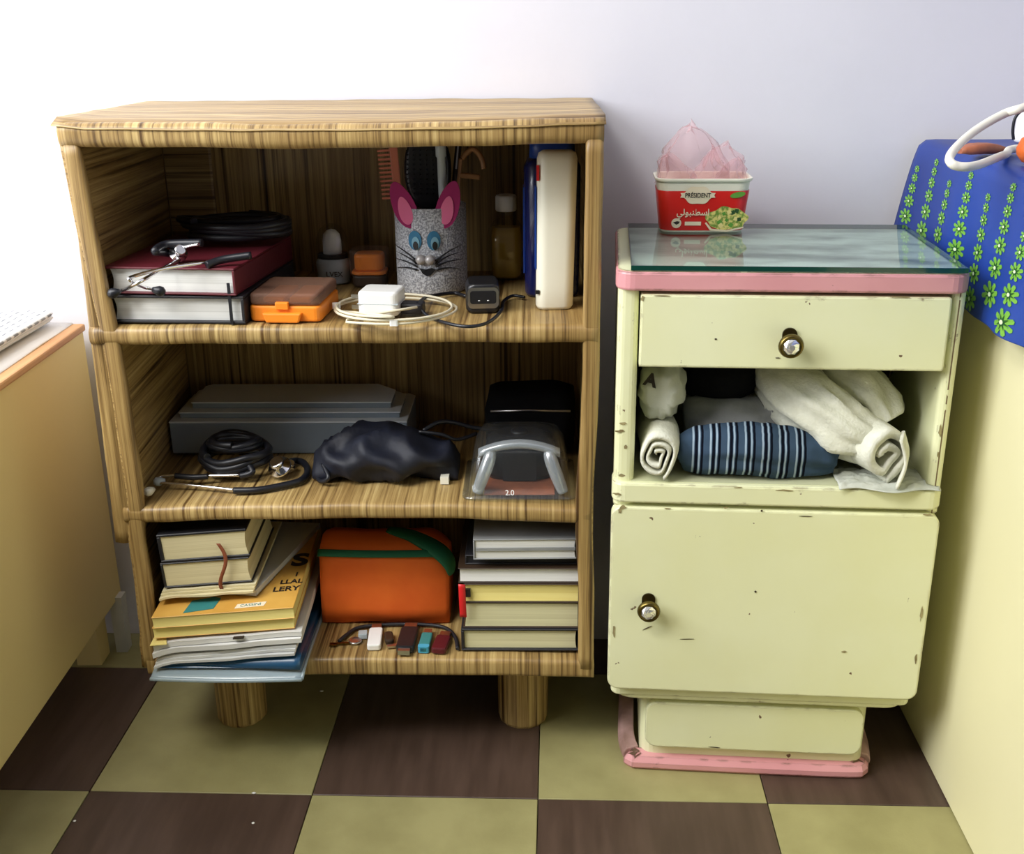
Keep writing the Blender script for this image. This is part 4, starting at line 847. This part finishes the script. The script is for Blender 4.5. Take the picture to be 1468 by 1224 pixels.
def paperstack(name, label, x, y, z, wd, dp, h0, h1, m, rot=0, cat='paper', n=1, curl=.0):
    t = on(S, name, label, cat, x, y, z, rot)
    for k in range(n):
        def g(u, v, s_): 
            b = h0+(h1-h0)*u; return (wd*u+.0015*k, dp*v+.0035*k*(1-v)+.003*nz((u*3, k, 0), 1, k)*(1-v), b*(k+s_*.86)/n-.006*curl*max(0, 1-u*5)**2*(1-v)+.0009*nz((u*5, v*4, k), 1, 5))
        r_ = []
        N_ = 16
        for i in range(N_+1):
            u = i/N_; r_.append([g(u, 0, 0), g(u, 1, 0), g(u, 1, 1), g(u, 0, 1)])
        MB().loft(r_, True, False).build('sheet_bundle', m, t)
    return t
wp = paperstack('white_papers', 'stack of loose white papers above the blue folder', .034, -.038, Zb+.0085, .186, .25, .014, .016, 'cov_white', .02, 'papers', 4, 1); wp.rotation_euler[1] = -.075
mg = paperstack('white_magazine', 'white magazine with a lime corner under the yellow books', .034, -.036, lv(.03, Zb+.0235), .195, .26, .016, .015, 'paper', .04, 'magazine', 2, 1); mg.rotation_euler[1] = -.075
MB().prism([(0, -.0015), (.022, -.0015), (.004, .06), (-.001, .06)], .0142, .0150).build('lime_corner', 'paperyellow', mg); MB().box(.108, .122, -.0016, .004, .0135, .0148).build('small_caption', 'print_dark', mg)
yb = []
for k, (lab_, dx, dy) in enumerate((('lower yellow-edged paperback, plain, under the orange-covered one', 0, .001), ('orange-yellow covered paperback with black lettering and a teal sticker', .002, -.002))):
    x_ = .036+dx; t = book(S, 'yellow_book', lab_, x_, -.030+dy, lv(x_, Zb+.043+.0165*k), .184, .255, .016, 'cov_orange', 'paperyellow', 'back', .045, .0011, .0008, ry=-.06, concave=.001); yb.append(t)
top = yb[1]; zt_ = .0162
MB().prism([(.040, .006), (.078, .012), (.082, .040), (.072, .044), (.044, .038)], zt_, zt_+.0004).build('teal_sticker', 'teal', top)
MB().prism([(.106, .008), (.144, .010), (.146, .021), (.108, .019)], zt_, zt_+.0003).build('caption_block', 'print_cream', top)
text('CASSINI', .0085, 'caption_print', 'teal', top, (.126, .0145, zt_+.0005), (0, 0, 0.05), .0001, .9) 
for j, (tx, sz_) in enumerate((('LERY', .018), ('LLAL', .016), ('I', .016))): text(tx, sz_, 'title_print', 'print_dark', top, (.166+.004*j, .052+.020*j, zt_+.0003), (0, 0, .0), .0001, .9, bold=.0004)
text('S', .05, 'title_print', 'print_dark', top, (.172, .135, zt_+.0003), (0, 0, 0), .0001, 1, bold=.002)
mg2 = paperstack('pale_paperback', 'thin pale paperback with soft corners under the cream-paged books', .040, -.004, lv(.040, Zb+.0868), .124, .20, .0105, .0100, 'papercream', .04, 'book', 3, .5); mg2.rotation_euler[1] = -.06
gm = book(S, 'grey_magazine', 'long pale grey magazine lying askew beneath the cream-paged books',   .050, .034, lv(.05, Zb+.0778), .118, .215, .0080, 'cov_white', 'paper', 'back', -.22, .0008, .0006, ry=-.06, cat='magazine')
for k, (lab_, x_, z_, h_) in enumerate((('thick cream-paged book with brown ribbon, under the black-covered one', .046, .0985, .0360), ('black-covered cream-paged book on top of the paper pile', .046, .1352, .0400))):
    t = book(S, 'small_thick_book', lab_, x_, .004, lv(x_, Zb+z_), .116, .165, h_, 'cov_black', 'papercream', 'left', .05, .0022 if k == 0 else .0035, .002, ry=-.058, concave=.002, group='small thick books')
    if k == 0: rb = t
MB().grid(lambda u, v: (.078+.005*u+.008*math.sin(v*5.0)*(1-v*.3), -.0025-.004*math.sin(v*3)-.0005*u, .060-.066*v), 2, 24).build('ribbon_marker', 'ribbon', rb, solid=.0008)

# orange pouch
op = on(S, 'orange_pouch', 'orange nylon pouch with a green zip band and green end', 'pouch', .2325, .088, Zb)
def op_ring(x, u):
    # cross-section in (y, z): front face, zip edge, sloping top, back
    e = max(0, (u-.82)/.18)**2*.5+max(0, (.06-u)/.06)*.1
    h = .104*(1-.18*e); pts_ = [(0, .001), (-.002+.012*e, h*.25), (.001+.012*e, h*.55), (.006+.014*e, h*.85), (.009+.016*e, h), (.022, h*1.075), (.045, h*1.155*(1-.12*e)), (.070, h*1.10*(1-.2*e)), (.084, h*.7), (.084, h*.3), (.080, .001), (.04, .0005)]
    return [(x, y+.003*nz((x*30, y*30, z*30), 1, 3)*(z > .01)+.004*math.sin(u*PI)*-1*(y < .02), z+.002*nz((x*22, y, z*22), 1, 6)*(z > .01)+.004*(z < .002)*max(0, math.sin((u-.15)*6))) for y, z in pts_]
op_w = .179
MB().loft([op_ring(.004*(0)+op_w*i/30, i/30) for i in range(31)]).build('pouch_body', 'orange_fab', op)
zb_ = MB(); rings = []
for i in range(31):
    u = i/30; e = max(0, (u-.82)/.18)**2*.5; h = .104*(1-.18*e); x = -.001+(op_w+.002)*u; y = .006+.016*e-.004*math.sin(u*PI); rings.append([(x, y-.0035, h*.985), (x, y-.0035, h*1.0), (x, y+.003, h*1.055), (x, y+.006, h*1.05), (x, y+.006, h*.985)])
zb_.loft(rings).build('zip_band', 'green_fab', op)
pathloft([(.092, .052, .1195), (.125, .040, .1165), (.150, .026, .1105), (.170, .014, .1015), (.181, .010, .088), (.183, .012, .073)], lambda u: .0165*bump(.10+.80*u, .6), 16, 0, 20, 0, .42, None, 6).build('green_end_panel', 'green_fab', op)
# little things in front of the orange pouch
def stick(name, label, px, py, L_, w_, h_, m, rot, conn=True, extra=None, cm='steel'):
    p = S.z(px, py, Zb); t = on(S, name, label, 'usb stick', p.x, p.y, Zb, rot)
    MB().prism(rrect(w_, L_, w_*.22, 4, 0, L_/2), 0, h_).build('stick_body', m, t, h_*.2)
    if conn: MB().box(-w_*.36, w_*.36, L_, L_+.012, h_*.2, h_*.8).build('connector', cm, t)
    if extra: MB().prism(rrect(w_*1.02, .008, w_*.2, 3, 0, .004), -.0002, h_*1.04).build('end_cap', extra, t)
    return t
stick('usb_stick', 'white rectangular usb stick in front of the orange pouch', 536, 933, .048, .0185, .009, 'white', .06)
t = stick('usb_stick', 'larger black usb stick with a metal end', 580, 937, .055, .024, .011, 'black', -.04, True); MB().box(-.008, .008, -.007, .001, .002, .009).build('metal_end', 'steel', t)
stick('usb_stick', 'dark teal usb stick with a bright cyan end', 607, 936, .040, .015, .009, 'teal', -.05, True, 'cyan')
stick('usb_stick', 'dark maroon usb stick beside the teal one', 628, 938, .037, .020, .009, 'maroon', -.15)
ky = on(S, 'key_ring', 'tiny metal key and grey clip lying left of the white usb stick', 'key', .287, .030, Zb, .1)
MB().lathe([(.0075, 0), (.009, .001), (.009, .003), (.0075, .004), (.006, .002)], 20, 0, .006).build('ring', 'steel', ky); MB().box(.004, .016, .012, .024, .0, .008).build('grey_clip', 'greylight', ky, .001); MB().box(-.034, -.008, -.001, .003, .001, .003).box(-.034, -.024, -.004, .001, .001, .003).build('key_blade', 'brass', ky)
p = S.z(558, 918, Zb); le = on(S, 'earphone_case', 'small dark brown clasp between the white and black usb sticks', 'clasp', p.x, p.y, Zb, .2)
MB().prism(rrect(.012, .026, .005, 4, 0, .0), 0, .008).build('clasp_body', 'cov_brown', le, .002); MB().box(-.004, .010, -.022, -.016, .001, .004).build('metal_tongue', 'steel', le)
ly = MB().tube(smooth_path([S.z(x, y, Zb+.003) for x, y in ((486, 919), (498, 909), (516, 899), (560, 895), (604, 895), (636, 899), (652, 912), (656, 930))], 6), .0026, 8).build('lanyard', 'cov_black'); ly.location = S.w(0, 0, 0); ly.rotation_euler[2] = S.yaw; tag(ly, 'thin black lanyard curving behind the usb sticks', 'lanyard')

# right pile of books
RP = [('black-bound book with pale pages at the bottom of the right pile', .433, .0335, .164, 'cov_black', 'papergreen', 'left', .003), ('thick brown-edged book, second from the bottom of the right pile', .436, .0385, .162, 'cov_brown', 'papergreen', 'right', .0018),
      ('yellow-paged book with a red ribbon tab in the right pile', .438, .0280, .158, 'cov_brown', 'paperyellow', 'back', .0018), ('white-paged book sticking out slightly in the right pile', .431, .0215, .162, 'cov_brown', 'paper', 'back', .0014), ('thin black book under the grey-covered one', .440, .0135, .154, 'cov_black', 'cov_black', 'left', .002)]
z = Zb
for k, (lab_, x_, h_, w_, cv, pg, spn, ct) in enumerate(RP):
    t = book(S, 'stacked_book', lab_, x_, .014+.002*(k % 2)+(.012 if k == 4 else 0), z, min(w_, .591-x_), .21, h_, cv, pg, spn, .0, ct, .0025 if k else .004, None, concave=.0015)
    if k == 2: MB().grid(lambda u, v: (-.0065+.009*u+.001*v, -.004+.0005*u-.002*math.sin(v*3), .030-.048*v-.001*u), 2, 10).build('red_ribbon_tab', 'redpl', t, solid=.0012); MB().box(.0008, .009, -.0006, .004, .009, .020).build('black_corner_mark', 'cov_black', t)
    z += h_+.0004
gt = book(S, 'grey_book', 'grey-covered white-paged book on top of the right pile', .452, .012, z, .134, .20, .029, 'cov_grey', 'paper', 'left', .02, .0018, .002, concave=.001)
MB().box(.003, .132, -.0002, .0022, .0125, .0165).build('page_gap', 'cov_grey', gt)

# ------------------------------------------------------------------ crumbs on the floor
CR = ((107, 1177, 'tiny white crumb beside the tile seam nearest the left bed'), (364, 1137, 'tiny white crumb on the tile joint in front of the bookshelf'), (363, 1180, 'tiny white crumb lying out on a brown tile'), (1369, 1161, 'tiny white crumb against the base of the right-hand bed'), (177, 929, 'larger white scrap between the left bed leg and the bookshelf'), (461, 991, 'tiny white crumb in the shadow under the bookshelf'))
for k, (px, py, cl_) in enumerate(CR):
    p = W.z(px, py, 0); r_ = .0022 if k != 4 else .004
    o = MB().loft([[(r_*f*math.cos(a)*(1.5 if k % 2 else 1), r_*f*math.sin(a), h) for a in [2*PI*j/7+.3*k for j in range(7)]] for f, h in ((.8, 0), (1, .0006), (.5, .0013))]).build('paper_crumb', 'white'); o.location = (p.x, p.y, .0001)
    tag(o, cl_, 'crumb', 'crumbs on the floor')
